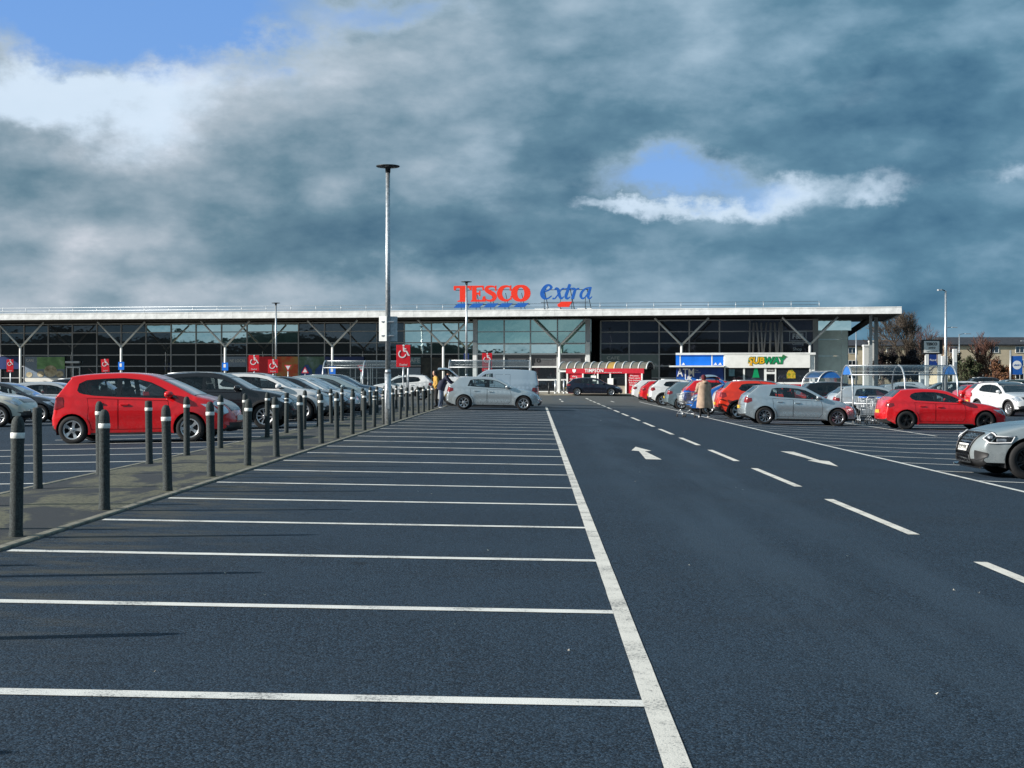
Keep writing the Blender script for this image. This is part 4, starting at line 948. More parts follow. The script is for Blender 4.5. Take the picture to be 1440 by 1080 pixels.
# ------------------------------------------------------------------ flats, trees and shrubs beyond
M['render'] = pbr('cream_render', (.56, .47, .33), .85, var=.14, vscale=.35); M['slate'] = pbr('dark_roof_tiles', (.035, .035, .042), .7, var=.3, vscale=1.5)
M['bark'] = pbr('grey_brown_bark', (.085, .066, .05), .9, var=.35, vscale=6); M['barkred'] = pbr('reddish_twigs', (.13, .062, .045), .9, var=.35, vscale=6); M['barkdark'] = pbr('dark_twigs', (.038, .028, .03), .9, var=.4, vscale=6)
M['dryleaf'] = pbr('dry_orange_leaves', (.19, .085, .035), .8, var=.5, vscale=3); M['leaf'] = pbr('dull_green_leaves', (.055, .07, .028), .8, var=.5, vscale=3)
FY = 300
def flats(px0, px1, pyt, pyr, label, Y, fl=3):
    pc = (px0 + px1) / 2; p = at(pc, Y, 0); o = thing('apartment_block', label, 'building', p, YAW, 'cream flats behind the trees')
    w_ = (px1 - px0) / FPX * Y; he = CAMH + (HOR - pyr) / FPX * Y; ht = CAMH + (HOR - pyt) / FPX * Y
    MB().box((0, 6, he / 2), (w_, 12, he)).build('wall', 'render', o)
    MB().add([(-w_ / 2 - .4, -.5, he), (w_ / 2 + .4, -.5, he), (w_ / 2 + .4, 6, ht), (-w_ / 2 - .4, 6, ht), (-w_ / 2 - .4, 12.5, he), (w_ / 2 + .4, 12.5, he)], [(0, 1, 2, 3), (3, 2, 5, 4), (0, 3, 4), (1, 5, 2), (0, 4, 5, 1)]).build('roof', 'slate', o)
    MB().box((0, -.35, he - .12), (w_ + .6, .2, .22)).build('gutter', 'darkmetal', o)
    fm_ = MB()
    for c, d in (((0, 0, .62), (1.7, .1, .1)), ((0, 0, -.62), (1.8, .16, .1)), ((-.85, 0, 0), (.1, .1, 1.34)), ((.85, 0, 0), (.1, .1, 1.34)), ((0, 0, 0), (.08, .1, 1.14))): fm_.box(c, d)
    fmesh = fm_.mesh('window', 'white'); pmesh = MB().box((0, .03, 0), (1.6, .04, 1.14)).mesh('pane', 'pane_dark')
    n = max(1, int(w_ / 4.1)); st_ = he / fl
    for f in range(fl):
        for i in range(n):
            x = -w_ / 2 + w_ * (i + .5) / n + (.5 if i % 2 else -.5); wd = link('window', fmesh, o, (x, -.04, st_ * (f + .62))); link('pane', pmesh, wd)
    return o
flats(1330, 1560, 473, 484.5, 'long cream three storey flats with dark roof behind the right-hand trees', FY)
flats(1188, 1296, 477, 486, 'cream flats with dark roof glimpsed under the canopy end', FY + 25)
def tree(name, label, px, Y, py_top, spread, mats, seed, levels=6, trunk=.22, group=None, lean=0, dens=1.0, first=.28, kids=3, leafy=0):
    p = at(px, Y, 0); h = CAMH + (HOR - py_top) / FPX * Y; r = random.Random(seed); o = thing(name, label, 'tree' if name.endswith('tree') else 'bush', p, 0, group)
    tk, cr, lv = MB(), MB(), MB()
    def grow(a, d, ln, rad, lev):
        pts = [a]; dd = d.copy(); ns = 3 if lev < 3 else 2
        for i in range(ns):
            dd = (dd + Vector((r.uniform(-1, 1), r.uniform(-1, 1), r.uniform(-.5, .9))) * (.10 + .04 * lev)).normalized(); pts.append(pts[-1] + dd * ln / ns)
        tgt = tk if lev == 0 else cr
        tgt.tube(pts, [rad * (1 - .45 * i / ns) for i in range(ns + 1)], 7 if lev == 0 else (4 if lev < 3 else 3), False)
        if lev >= levels: 
            if leafy and r.random() < leafy:
                c = pts[-1]; s_ = r.uniform(.06, .14); v1 = Vector((r.uniform(-1, 1), r.uniform(-1, 1), r.uniform(-1, 1))).normalized() * s_; v2 = Vector((r.uniform(-1, 1), r.uniform(-1, 1), r.uniform(-1, 1))).normalized() * s_
                lv.add([c - v1, c + v2, c + v1], [(0, 1, 2)])
            return
        n = kids + (1 if r.random() < .45 * dens else 0)
        for k in range(n):
            u = first + (1 - first) * (k + r.random()) / n if lev == 0 else .35 + .65 * (k + r.random()) / n
            q_ = min(len(pts) - 2, int(u * ns)); b = pts[q_].lerp(pts[q_ + 1], u * ns - q_)
            ang = r.uniform(0, 6.283); tilt = r.uniform(.45, 1.0) * spread
            side = dd.orthogonal().normalized(); side.rotate(Matrix.Rotation(ang, 3, dd)); nd = (dd * math.cos(tilt) + side * math.sin(tilt)).normalized()
            nd = (nd + Vector((0, 0, .34))).normalized(); grow(b, nd, ln * r.uniform(.52, .78), max(rad * .52, .017), lev + 1)
        grow(pts[-1], dd, ln * r.uniform(.5, .7), max(rad * .5, .012), lev + 1)
    grow(Vector((0, 0, -.1)), Vector((lean, 0, 1)).normalized(), h * .42, trunk, 0)
    zmax = max(v[2] for v in cr.v); k = h / zmax
    for mb in (tk, cr, lv): mb.v = [(a * k, b * k, c * k) for a, b, c in mb.v]
    tk.build('trunk', mats[0], o, fix=False); cr.build('crown', mats[1], o, fix=False)
    if lv.v: lv.build('leaves', mats[2], o, fix=False)
    return o
tree('bare_tree', 'large bare winter tree left of the black totem', 1274, 165, 434, 1.0, ('bark', 'bark'), 6, 5, .26, 'bare trees beyond the car park', kids=4)
tree('bare_tree', 'second bare tree just right of the large one, behind the totem', 1303, 175, 446, 1.0, ('bark', 'barkred'), 8, 5, .2, 'bare trees beyond the car park', kids=3)
tree('bare_tree', 'slim bare tree near the steel canopy posts', 1243, 190, 462, .8, ('bark', 'bark'), 13, 5, .15, 'bare trees beyond the car park', kids=2)
tree('bare_tree', 'reddish bare tree in front of the cream flats', 1388, 140, 464, .85, ('bark', 'barkred'), 21, 5, .2, 'bare trees beyond the car park', kids=3)
for px, py, Y, sd, mt, lb, lf in ((1258, 487, 150, 31, ('barkdark', 'barkdark', 'barkdark'), 'dark dense leafless bush at the foot of the large bare tree', .6), (1283, 490, 148, 33, ('barkdark', 'barkdark', 'barkdark'), 'dark dense leafless bush left of the totem', .6), (1240, 497, 155, 34, ('barkdark', 'barkred', 'barkdark'), 'reddish brown twiggy bush behind the steel canopy posts', .4), (1362, 500, 128, 35, ('bark', 'bark', 'leaf'), 'olive green bush under the cream flats', .9), (1380, 497, 132, 38, ('bark', 'barkred', 'dryleaf'), 'brown twiggy bush round the reddish tree', .5), (1405, 500, 126, 36, ('bark', 'barkred', 'dryleaf'), 'bright rusty orange bush under the cream flats', .6), (1350, 494, 134, 39, ('bark', 'bark', 'leaf'), 'pale brown bush right of the white price post', .4)):
    tree('bush', lb, px, Y, py, 1.25, mt, sd, 5, .07, 'bushes along the far edge', first=.02, kids=4 if lf > .5 else 3, leafy=lf)

# ------------------------------------------------------------------ vehicles
# each style: centre-line profile (x from the tail, z), wheel centres, glazing outlines; widths from a plan curve
ST = dict(
 mpv=dict(L=4.07, W=1.76, zs=.20, wr=.305, wh=(.56, 3.14), prof=[(.17, .24), (.05, .33), (.0, .50), (.03, .68), (.07, .88), (.13, 1.03), (.21, 1.12), (.42, 1.41), (.51, 1.495), (.95, 1.54), (1.6, 1.555), (2.1, 1.515), (2.42, 1.43), (2.85, 1.24), (3.26, 1.03), (3.55, .95), (3.82, .83), (3.98, .70), (4.05, .56), (4.07, .42), (4.03, .28), (3.92, .20)],
   rw=(6, 7.8), ws=(12, 14), belt=[(.5, 1.10), (.80, 1.045), (1.6, 1.0), (2.6, .955), (3.2, .95)],
   dlo=[(.655, 1.17), (.70, 1.12), (.80, 1.085), (1.05, 1.045), (1.55, 1.01), (2.1, .985), (2.55, .965), (2.92, .95), (2.75, 1.07), (2.5, 1.21), (2.27, 1.32), (2.02, 1.385), (1.65, 1.43), (1.2, 1.42), (.84, 1.395), (.68, 1.32)], pill=(.86, 1.52, 1.63, 2.56), dx=(1.58, 2.62), hl=(.66, .90, .58), tl=(.78, 1.08), rdx=.92),
 hatch=dict(L=4.24, W=1.79, zs=.20, wr=.315, wh=(.83, 3.44), prof=[(.20, .24), (.05, .32), (.0, .50), (.02, .70), (.06, .88), (.13, 1.02), (.21, 1.09), (.52, 1.34), (.60, 1.40), (.98, 1.445), (1.6, 1.46), (2.05, 1.435), (2.36, 1.36), (2.75, 1.17), (3.12, .985), (3.5, .91), (3.85, .80), (4.08, .69), (4.19, .56), (4.24, .42), (4.21, .28), (4.1, .20)],
   rw=(6, 7.6), ws=(12, 14), belt=[(.5, 1.06), (.94, 1.0), (2.0, .955), (3.0, .92)],
   dlo=[(.98, 1.04), (1.4, 1.0), (2.0, .97), (2.6, .945), (2.95, .93), (2.75, 1.04), (2.5, 1.17), (2.3, 1.265), (2.02, 1.325), (1.6, 1.35), (1.25, 1.335), (1.09, 1.30)], pill=(1.28, 1.80, 1.90, 2.62), dx=(1.85, 2.80), hl=(.62, .80, .50), tl=(.80, 1.02), rdx=1.12),
 sport=dict(L=4.33, W=1.80, zs=.19, wr=.325, wh=(.80, 3.49), prof=[(.24, .22), (.06, .31), (.0, .48), (.03, .68), (.08, .86), (.15, 1.0), (.26, 1.07), (.58, 1.33), (.66, 1.375), (1.1, 1.415), (1.6, 1.42), (2.05, 1.385), (2.40, 1.29), (2.72, 1.13), (3.0, .985), (3.5, .915), (3.9, .82), (4.15, .71), (4.28, .57), (4.33, .42), (4.30, .27), (4.2, .19)],
   rw=(6, 7.6), ws=(12, 14), belt=[(.5, 1.02), (1.1, .975), (2.0, .94), (2.9, .91)],
   dlo=[(.93, 1.14), (1.0, 1.05), (1.12, 1.005), (1.6, .975), (2.2, .95), (2.6, .935), (2.86, .93), (2.66, 1.04), (2.4, 1.16), (2.15, 1.245), (1.8, 1.30), (1.4, 1.305), (1.12, 1.275), (.98, 1.22)], pill=(1.26, 1.76, 1.86, 2.50), dx=(1.80, 2.72), hl=(.63, .77, .50), tl=(.80, .98), rdx=1.10),
 suv=dict(L=4.36, W=1.83, zs=.25, wr=.345, wh=(.84, 3.50), prof=[(.22, .30), (.06, .40), (.0, .58), (.02, .82), (.07, 1.0), (.14, 1.13), (.22, 1.20), (.50, 1.47), (.58, 1.525), (1.0, 1.575), (1.6, 1.595), (2.1, 1.57), (2.45, 1.48), (2.8, 1.29), (3.14, 1.11), (3.55, 1.04), (3.92, .95), (4.17, .83), (4.31, .68), (4.36, .50), (4.33, .35), (4.22, .27)],
   rw=(6, 7.6), ws=(12, 14), belt=[(.5, 1.18), (.9, 1.12), (2.0, 1.07), (3.0, 1.04)],
   dlo=[(.84, 1.24), (.96, 1.16), (1.3, 1.125), (2.0, 1.09), (2.6, 1.06), (2.98, 1.045), (2.8, 1.16), (2.58, 1.28), (2.35, 1.38), (2.05, 1.445), (1.6, 1.475), (1.2, 1.46), (.98, 1.42)], pill=(1.20, 1.78, 1.88, 2.66), dx=(1.83, 2.82), hl=(.76, .93, .52), tl=(.90, 1.12), rdx=1.14, clad=True, rails=True),
 estate=dict(L=4.62, W=1.80, zs=.20, wr=.32, wh=(.93, 3.68), prof=[(.20, .24), (.05, .34), (.0, .52), (.03, .74), (.07, .90), (.13, 1.0), (.20, 1.06), (.52, 1.33), (.62, 1.39), (1.2, 1.45), (2.0, 1.47), (2.45, 1.435), (2.75, 1.35), (3.1, 1.16), (3.45, .985), (3.85, .91), (4.22, .80), (4.45, .68), (4.57, .55), (4.62, .42), (4.59, .28), (4.48, .20)],
   rw=(6, 7.6), ws=(12, 14), belt=[(.5, 1.03), (1.1, .98), (2.4, .95), (3.3, .92)],
   dlo=[(.60, 1.09), (.75, 1.04), (1.4, 1.0), (2.2, .97), (2.9, .945), (3.28, .93), (3.05, 1.05), (2.8, 1.18), (2.6, 1.27), (2.35, 1.33), (1.9, 1.36), (1.3, 1.345), (.85, 1.30), (.74, 1.26)], pill=(1.30, 2.06, 2.16, 2.95), dx=(2.11, 3.10), hl=(.62, .80, .50), tl=(.82, 1.0), rdx=1.28, rails=True),
 van=dict(L=4.40, W=1.82, zs=.22, wr=.32, wh=(.80, 3.55), prof=[(.12, .28), (.02, .36), (.0, .55), (.0, .80), (.01, 1.0), (.02, 1.15), (.03, 1.25), (.10, 1.62), (.18, 1.74), (.5, 1.80), (1.4, 1.83), (2.2, 1.81), (2.62, 1.73), (3.0, 1.46), (3.38, 1.17), (3.7, 1.07), (4.02, .96), (4.24, .82), (4.36, .64), (4.40, .46), (4.37, .32), (4.27, .24)],
   rw=(6.1, 6.9), ws=(12, 14), belt=[(.3, 1.14), (2.2, 1.10), (3.2, 1.07)],
   dlo=[(2.16, 1.13), (2.7, 1.11), (3.2, 1.09), (3.0, 1.26), (2.75, 1.45), (2.55, 1.58), (2.2, 1.62)], pill=(None, None, None, 2.95), dx=(2.12, 3.14), hl=(.72, .92, .52), tl=(.75, .98), rdx=.4),
)
NTH = 13
def sst(x, a, b):
    u = max(0., min(1., (x - a) / (b - a))); return u * u * (3 - 2 * u)
class Car:
    def __init__(c, key):
        s = ST[key]; c.s = s; c.key = key; c.L = s['L']; c.hw = s['W'] / 2; c.zs = s['zs']
        c.P = catmull([tuple(p) for p in s['prof']], 4); n = len(c.P); c.Q = []; c.nn = []
        for i, (x, z) in enumerate(c.P):
            a, b = c.P[max(0, i - 1)], c.P[min(n - 1, i + 1)]; tx, tz = b[0] - a[0], b[1] - a[1]; l = math.hypot(tx, tz) or 1; tx /= l; tz /= l
            v = tz * tz; front = x > c.L / 2
            r = .060 + (.20 if front else .11) * v ** 1.5 * (1 if z < 1.05 else .25)
            if z > .8 and front and z < 1.02: r += .02
            c.Q.append((x + tz * r, z - tx * r)); c.nn.append(3.6 - 1.3 * v)
    def belt(c, x): return _lin(x, c.s['belt'])
    def Wd(c, x):
        L = c.L; f = max(0, (x - (L - 1.25)) / 1.25); b = max(0, (.95 - x) / .95)
        return c.hw * (1 - .17 * f ** 2.3 - .10 * b ** 2.2)
    def Y(c, x, z):
        w = c.Wd(x); zb = c.belt(x); zm = .60
        if z < zm: y = w * (1 - .075 * ((zm - z) / zm) ** 2)
        else: y = w * (1 - .030 * min(1.4, max(0, (z - zm) / max(.2, zb - zm))) ** 2)
        y -= .012 * math.exp(-((z - .50) / .09) ** 2) * sst(x, c.s['wh'][0] + .4, c.s['wh'][0] + .6) * (1 - sst(x, c.s['wh'][1] - .6, c.s['wh'][1] - .4))   # hollow above the sill
        y -= .020 * sst(z, zb - .17 + .02 * (x - 2), zb - .11 + .02 * (x - 2)) * sst(x, .15, .5) * (1 - sst(x, c.L - .9, c.L - .4))                             # shoulder crease
        if z > zb:
            d = z - zb; k = .20 if c.key == 'van' else .36; y -= .012 * min(1, d / .03) + k * d + .10 * d * d
        for wx in c.s['wh']:
            d = math.hypot(x - wx, z - c.s['wr']) - (c.s['wr'] + .06)
            if -.02 < d < .16: y += .016 * (1 - sst(d, .0, .15))
        return y
    def sidenormal(c, x, z):
        e = .012; gx_ = (c.Y(x + e, z) - c.Y(x - e, z)) / (2 * e); gz_ = (c.Y(x, z + e) - c.Y(x, z - e)) / (2 * e)
        return Vector((-gx_, 1, -gz_)).normalized()
    def S(c, s, t):
        """point of the wrap-over surface: s along the profile index, t 0 (centre) .. 1 (side edge), as the angle fraction"""
        n = len(c.P) - 1; s = max(0, min(n - 1e-6, s)); i = int(s); u = s - i
        lp = lambda A: (A[i][0] + (A[i + 1][0] - A[i][0]) * u, A[i][1] + (A[i + 1][1] - A[i][1]) * u)
        p, q = lp(c.P), lp(c.Q); nn = c.nn[i] + (c.nn[i + 1] - c.nn[i]) * u
        th = t * math.pi / 2; yy = math.sin(th) ** (2 / nn) if th > 0 else 0; f = 1 - math.cos(th) ** (2 / nn) if t < 1 else 1
        return Vector((p[0] + (q[0] - p[0]) * f, yy * c.Y(*q), p[1] + (q[1] - p[1]) * f))
    def SN(c, s, t):
        if t > .97:
            q = c.S(s, 1); return c.sidenormal(q.x, q.z)
        e = .02; a = c.S(s + .3, t) - c.S(s - .3, t); b = c.S(s, t + e) - c.S(s, max(0, t - e)) if t > 0 else Vector((0, 1, 0))
        n = b.cross(a); n.normalize(); return n if n.dot(Vector((c.S(s, t).x - c.L / 2, 0, c.S(s, t).z - .5))) > 0 or n.y > .3 else -n

def dens(poly, step=.06):
    out = []; n = len(poly)
    for i in range(n):
        a, b = poly[i], poly[(i + 1) % n]; k = max(1, int(math.hypot(b[0] - a[0], b[1] - a[1]) / step))
        out += [(a[0] + (b[0] - a[0]) * j / k, a[1] + (b[1] - a[1]) * j / k) for j in range(k)]
    return out
def inside(p, poly):
    x, y = p; r = False; n = len(poly); j = n - 1
    for i in range(n):
        xi, yi = poly[i]; xj, yj = poly[j]
        if (yi > y) != (yj > y) and x < (xj - xi) * (y - yi) / (yj - yi) + xi: r = not r
        j = i
    return r
def tri_fill(outer, holes=(), step=.09):
    pts, ed = [], []
    for pl in [outer] + list(holes):
        o = len(pts); n = len(pl); pts += [Vector(p) for p in pl]; ed += [(o + i, o + (i + 1) % n) for i in range(n)]
    xs = [p[0] for p in outer]; zs = [p[1] for p in outer]; nb = len(pts)
    x = min(xs) + step / 2; row = 0
    while x < max(xs):
        z = min(zs) + step / 2 + (step / 2 if row % 2 else 0)
        while z < max(zs):
            if inside((x, z), outer) and not any(inside((x, z), h) for h in holes) and min((p - Vector((x, z))).length for p in pts[:nb]) > step * .45: pts.append(Vector((x, z)))
            z += step
        x += step; row += 1
    v, e, f, *_ = delaunay_2d_cdt(pts, ed, [], 0, 1e-5)
    out = []
    for t in f:
        c = ((v[t[0]].x + v[t[1]].x + v[t[2]].x) / 3, (v[t[0]].y + v[t[1]].y + v[t[2]].y) / 3)
        if inside(c, outer) and not any(inside(c, h) for h in holes): out.append(tuple(t))
    return [(p.x, p.y) for p in v], out

class NM:
    """mesh with given vertex normals"""
    def __init__(s): s.v = []; s.n = []; s.f = []; s.mi = []
    def add(s, v, n, f, mi=0):
        o = len(s.v); s.v += v; s.n += n; s.f += [tuple(i + o for i in q) for q in f]; s.mi += [mi] * len(f)
    def mesh(s, name, mats, L):
        # face winding follows the given normals
        ff = []
        for f in s.f:
            a, b, c = (Vector(s.v[i]) for i in f[:3]); g = (b - a).cross(c - a)
            nn = sum((Vector(s.n[i]) for i in f), Vector())
            ff.append(f if g.dot(nn) >= 0 else tuple(reversed(f)))
        me = bpy.data.meshes.new(name); me.from_pydata([(p[0] - L / 2, p[1], p[2]) for p in s.v], [], ff)
        for m in (mats if isinstance(mats, (list, tuple)) else [mats]): me.materials.append(M[m])
        me.polygons.foreach_set('material_index', s.mi); me.polygons.foreach_set('use_smooth', [True] * len(ff)); me.update()
        me.normals_split_custom_set_from_vertices([tuple(Vector(q).normalized()) for q in s.n]); return me
def mirror(pts): return [(x, -y, z) for x, y, z in pts]
def side_part(c, outer, holes=(), off=0., step=.09, both=True, sides=(1,), name='panel', mat='paint', nm=None, mi=0):
    nm = nm or NM(); v2, f = tri_fill(outer, holes, step)
    v, n = [], []
    for x, z in v2:
        nr = c.sidenormal(x, z); p = Vector((x, c.Y(x, z), z)) + nr * off; v.append(tuple(p)); n.append(tuple(nr))
    for sd in sides:
        if sd > 0: nm.add(v, n, f, mi)
        else: nm.add(mirror(v), mirror(n), f, mi)
    return nm
def patch(c, s0, s1, t0, t1, off, nm=None, sides=(1, -1), ns=6, nt=5, mi=0, skew=0.):
    nm = nm or NM()
    v, n = [], []
    for i in range(ns + 1):
        for j in range(nt + 1):
            tt = t0 + (t1 - t0) * j / nt; ss = s0 + (s1 - s0) * i / ns + skew * (j / nt); nr = c.SN(ss, tt); v.append(tuple(c.S(ss, tt) + nr * off)); n.append(tuple(nr))
    f = [(i * (nt + 1) + j, i * (nt + 1) + j + 1, (i + 1) * (nt + 1) + j + 1, (i + 1) * (nt + 1) + j) for i in range(ns) for j in range(nt)]
    for sd in sides:
        if sd > 0: nm.add(v, n, f, mi)
        else: nm.add(mirror(v), mirror(n), f, mi)
    return nm
def find_s(c, z, front):
    rng = range(len(c.P) - 1) if not front else range(len(c.P) - 2, 0, -1)
    for i in rng:
        a, b = c.P[i][1], c.P[i + 1][1]
        if (a - z) * (b - z) <= 0 and a != b: return i + (z - a) / (b - a)
    return 0
def wheel_meshes():
    out = {}
    tyre = lambda r: MB().lathe([(r * .66, -.095), (r * .70, -.105), (r * .93, -.105), (r * .985, -.085), (r, -.05), (r, .05), (r * .985, .085), (r * .93, .105), (r * .70, .105), (r * .66, .095)], axis='Y', n=28, cap=False)
    for key, r in (('s', .31), ('m', .32), ('l', .345)):
        mb = tyre(r).mat(1); mb.lathe([(0, .015), (r * .66, .015), (r * .66, -.09)], axis='Y', n=24, cap=False); mb.lathe([(r * .3, .0151), (r * .3, .03), (.0, .03)], axis='Y', n=16, cap=False)
        out['tyre' + key] = mb.mesh('wheel', ['rubber', 'darkmetal'])
        for nm_, ns_, wd, sw, mt in (('five', 5, .34, .0, 'rim'), ('ten', 10, .14, .0, 'rim'), ('swirl', 9, .16, .45, 'rimcut'), ('black', 10, .12, .12, 'rimdark'), ('seven', 7, .22, .1, 'rim')):
            q = MB(); R0 = r * .655
            q.lathe([(R0, .06), (R0 + .012, .10), (R0 - .012, .10), (R0 - .03, .055), (R0 - .02, .02)], axis='Y', n=28, cap=False)
            q.lathe([(.0, .085), (.030, .084), (.055, .078), (.065, .06), (.06, .03)], axis='Y', n=16, cap=False)
            for k in range(ns_):
                a0 = 6.28318 * k / ns_ + (.1 if nm_ != 'black' else (.16 if k % 2 else -.16)); R1 = R0 - .012
                def pp(rr, w_, y): 
                    a = a0 + sw * (rr / R1); return [(rr * math.cos(a) - w_ / 2 * math.sin(a), y, rr * math.sin(a) + w_ / 2 * math.cos(a)), (rr * math.cos(a) + w_ / 2 * math.sin(a), y, rr * math.sin(a) - w_ / 2 * math.cos(a))]
                A = pp(.03, wd * r * .62, .080) + pp(R1 * .55, wd * r * .50, .078) + pp(R1, wd * r * .86, .092); Bk = [(x, .03, z) for x, y, z in A]
                q.add(A + Bk, [(0, 1, 3, 2), (2, 3, 5, 4), (0, 2, 8, 6), (2, 4, 10, 8), (1, 7, 9, 3), (3, 9, 11, 5)], False)
            for k in range(5):
                a = 6.28318 * k / 5; q.lathe([(.009, .08), (.009, .087), (0, .087)], c=(.042 * math.cos(a), 0, .042 * math.sin(a)), axis='Y', n=6, smooth=False, cap=False)
            me = q.mesh('rim', mt); bm = bmesh.new(); bm.from_mesh(me); bmesh.ops.recalc_face_normals(bm, faces=bm.faces); bm.to_mesh(me); bm.free(); out[nm_ + key] = me
    for k in ('s', 'm', 'l'):
        me = out['tyre' + k]; bm = bmesh.new(); bm.from_mesh(me); bmesh.ops.recalc_face_normals(bm, faces=bm.faces); bm.to_mesh(me); bm.free()
    return out
WM = wheel_meshes()
def seat_mesh():
    mb = MB(); mb.bbox((0, 0, .12), (.5, .48, .22), .05)
    for zz, w_, d, x in ((.40, .46, .14, -.28), (.62, .42, .13, -.34)): mb.box((x, 0, zz), (d, w_, .46 if zz < .5 else .3), ry=R(-14), taper=.9)
    mb.box((-.40, 0, .88), (.09, .24, .18), ry=R(-10), taper=.85); return mb.mesh('seat', 'fabric')
SEAT = seat_mesh()
BENCH = MB().bbox((0, 0, .12), (.5, 1.2, .22), .05).box((-.28, 0, .44), (.14, 1.2, .5), ry=R(-14), taper=.92).box((-.38, .36, .76), (.08, .24, .15)).box((-.38, -.36, .76), (.08, .24, .15)).mesh('rear_bench', 'fabric')
def protos():
    """meshes of every style, built once: list of (part, mesh, parent index, location, rotation)"""
    PR = {}
    for key, s in ST.items():
        c = Car(key); L = c.L; parts = []; n = len(c.P) - 1
        a_ = lambda k: k * 4
        rw0, rw1 = a_(s['rw'][0]), a_(s['rw'][1]); ws1, ws0 = a_(s['ws'][0]) + 1, a_(s['ws'][1]) - .4
        tg = 9 / NTH
        # ---- outline of the side, wheel arches and openings
        arch = lambda wx, a0, a1, r, k=14: [(wx + r * math.cos(R(a0 + (a1 - a0) * i / k)), s['wr'] + r * math.sin(R(a0 + (a1 - a0) * i / k))) for i in range(k + 1)]
        RA = s['wr'] + .055; dz = s['wr'] - c.zs; ad = math.degrees(math.asin(dz / RA))
        up = [c.Q[i] for i in range(0, n + 1)]
        low = []
        fx_ = up[-1]; wf, wr_ = s['wh'][1], s['wh'][0]
        low += [(wf + RA * math.cos(R(-ad)) + .02, fx_[1])] if fx_[0] > wf + RA + .04 else []
        low += arch(wf, -ad, 180 + ad, RA); low += [(wf - RA * math.cos(R(ad)) - (wf - wr_ - 2 * RA) * k / 12, c.zs) for k in range(1, 12)]; low += arch(wr_, -ad, 180 + ad, RA)
        outline = up + low
        body = NM()
        belt_off = .022
        dlo = s['dlo']; x1, x2 = s['dx']; RD = RA + .055
        za = c.zs + .10
        fd = [(x1, za), (x2, za), (x2 + .10, za + .12), (x2 + .10, .72), (x2 + .05, c.belt(x2) - .035)]
        fd += [(x1 + (x2 - x1) * k / 8, c.belt(x1 + (x2 - x1) * k / 8) - .035) for k in range(7, -1, -1)]
        doors = [dens(fd, .09)]
        if key != 'van':
            angs = [a for a in range(int(math.degrees(math.asin((za - s['wr']) / RD))) + 2, 75, 8)]
            pts = [(wr_ + RD * math.cos(R(a)), s['wr'] + RD * math.sin(R(a))) for a in angs]
            rx_ = s['rdx']; pts = [p for p in pts if p[0] > rx_ - .02]
            rd = [(x1 - .012, za)] + [(pts[0][0] + .02, za)] + pts + [(rx_, .80), (rx_ - .03, c.belt(rx_) - .035)]
            xe = rx_ - .03; rd += [(xe + (x1 - .012 - xe) * k / 7, c.belt(xe + (x1 - .012 - xe) * k / 7) - .035) for k in range(1, 8)]
            doors.append(dens(rd, .09))
        else:
            doors.append(dens([(x1 - .02, za + .05), (x1 - .75, za + .05), (x1 - .75, 1.58), (x1 - .02, 1.58)], .1))
        holes = [dens(dlo, .08)] + doors
        side_part(c, outline, holes, 0, .10, sides=(1, -1), nm=body)
        # ---- wrap-over skin, leaving out the two screens
        nt = NTH; T = [j / nt for j in range(nt + 1)]
        V = [[c.S(i, t) for t in T] for i in range(n + 1)]; N = [[c.SN(i, t) for t in T] for i in range(n + 1)]
        for sd in (1, -1):
            v = [(p.x, p.y * sd, p.z) for r_ in V for p in r_]; nr = [(p.x, p.y * sd, p.z) for r_ in N for p in r_]; fb, fk = [], []
            for i in range(n):
                for j in range(nt):
                    m_ = i + .5
                    if (ws1 <= m_ <= ws0 or rw0 + .6 <= m_ <= rw1) and j < 9: continue
                    q = (i * (nt + 1) + j, i * (nt + 1) + j + 1, (i + 1) * (nt + 1) + j + 1, (i + 1) * (nt + 1) + j)
                    zc_ = c.P[i][1]; lowp = zc_ < (.34 if not s.get('clad') else .46)
                    (fk if lowp else fb).append(q)
            body.add(v, nr, fb, 0); body.add(v, nr, fk, 1)
        parts.append(('body', body.mesh('body', ['paint', 'plastic'], L), None))
        # ---- floor, wheel wells, dark inner lining
        tub = MB(); tub.box((0, 0, (c.zs + .30) / 2 + .06), (L - .7, 1.06, .22))
        for wx in s['wh']:
            for sd in (1, -1):
                y0, y1 = sd * .50, sd * (c.Y(wx, .75) - .03); A = arch(wx, -ad, 180 + ad, RA + .012, 10)
                tub.add([(x - L / 2, y, z) for y in (y0, y1) for x, z in A] + [(wx - L / 2, y0, s['wr'])], [(k, k + 1, 12 + k, 11 + k) for k in range(10)] + [(k, k + 1, 22) for k in range(10)], False)
        parts.append(('underbody', tub.mesh('underbody', 'plastic'), None))
        inn = MB(); b_ = c.belt(2); xa, xb = s['rdx'] - .05, s['dx'][1] + .1
        for sd in (1, -1):
            xs = [xa + (xb - xa) * k / 8 for k in range(9)]; inn.add([(x - L / 2, sd * (c.Y(x, z) - .07), z) for z in (c.zs + .08, .6, b_ - .05) for x in xs], [(r_ * 9 + k, r_ * 9 + k + 1, r_ * 9 + 10 + k, r_ * 9 + 9 + k) for r_ in range(2) for k in range(8)], False)
        inn.box(((xa + xb) / 2 - L / 2, 0, c.zs + .14), (xb - xa, 1.4, .05)); inn.box((xb + .12 - L / 2, 0, b_ - .14), (.45, 1.36, .26), ry=R(8)); inn.box((xa - .12 - L / 2, 0, b_ - .06), (.6, 1.2, .06))
        sx = s['pill'][2] or 2.2
        inn.lathe([(.17, -.012), (.185, 0), (.17, .012)], c=(0, 0, 0), axis='X', n=16, cap=False) if 0 else None
        inn.tube([(xb - .22 - L / 2 + .05 * math.cos(k * .5236), .36 + .17 * math.sin(k * .5236), b_ + .02 + .16 * math.cos(k * .5236)) for k in range(13)], .014, 5, False)
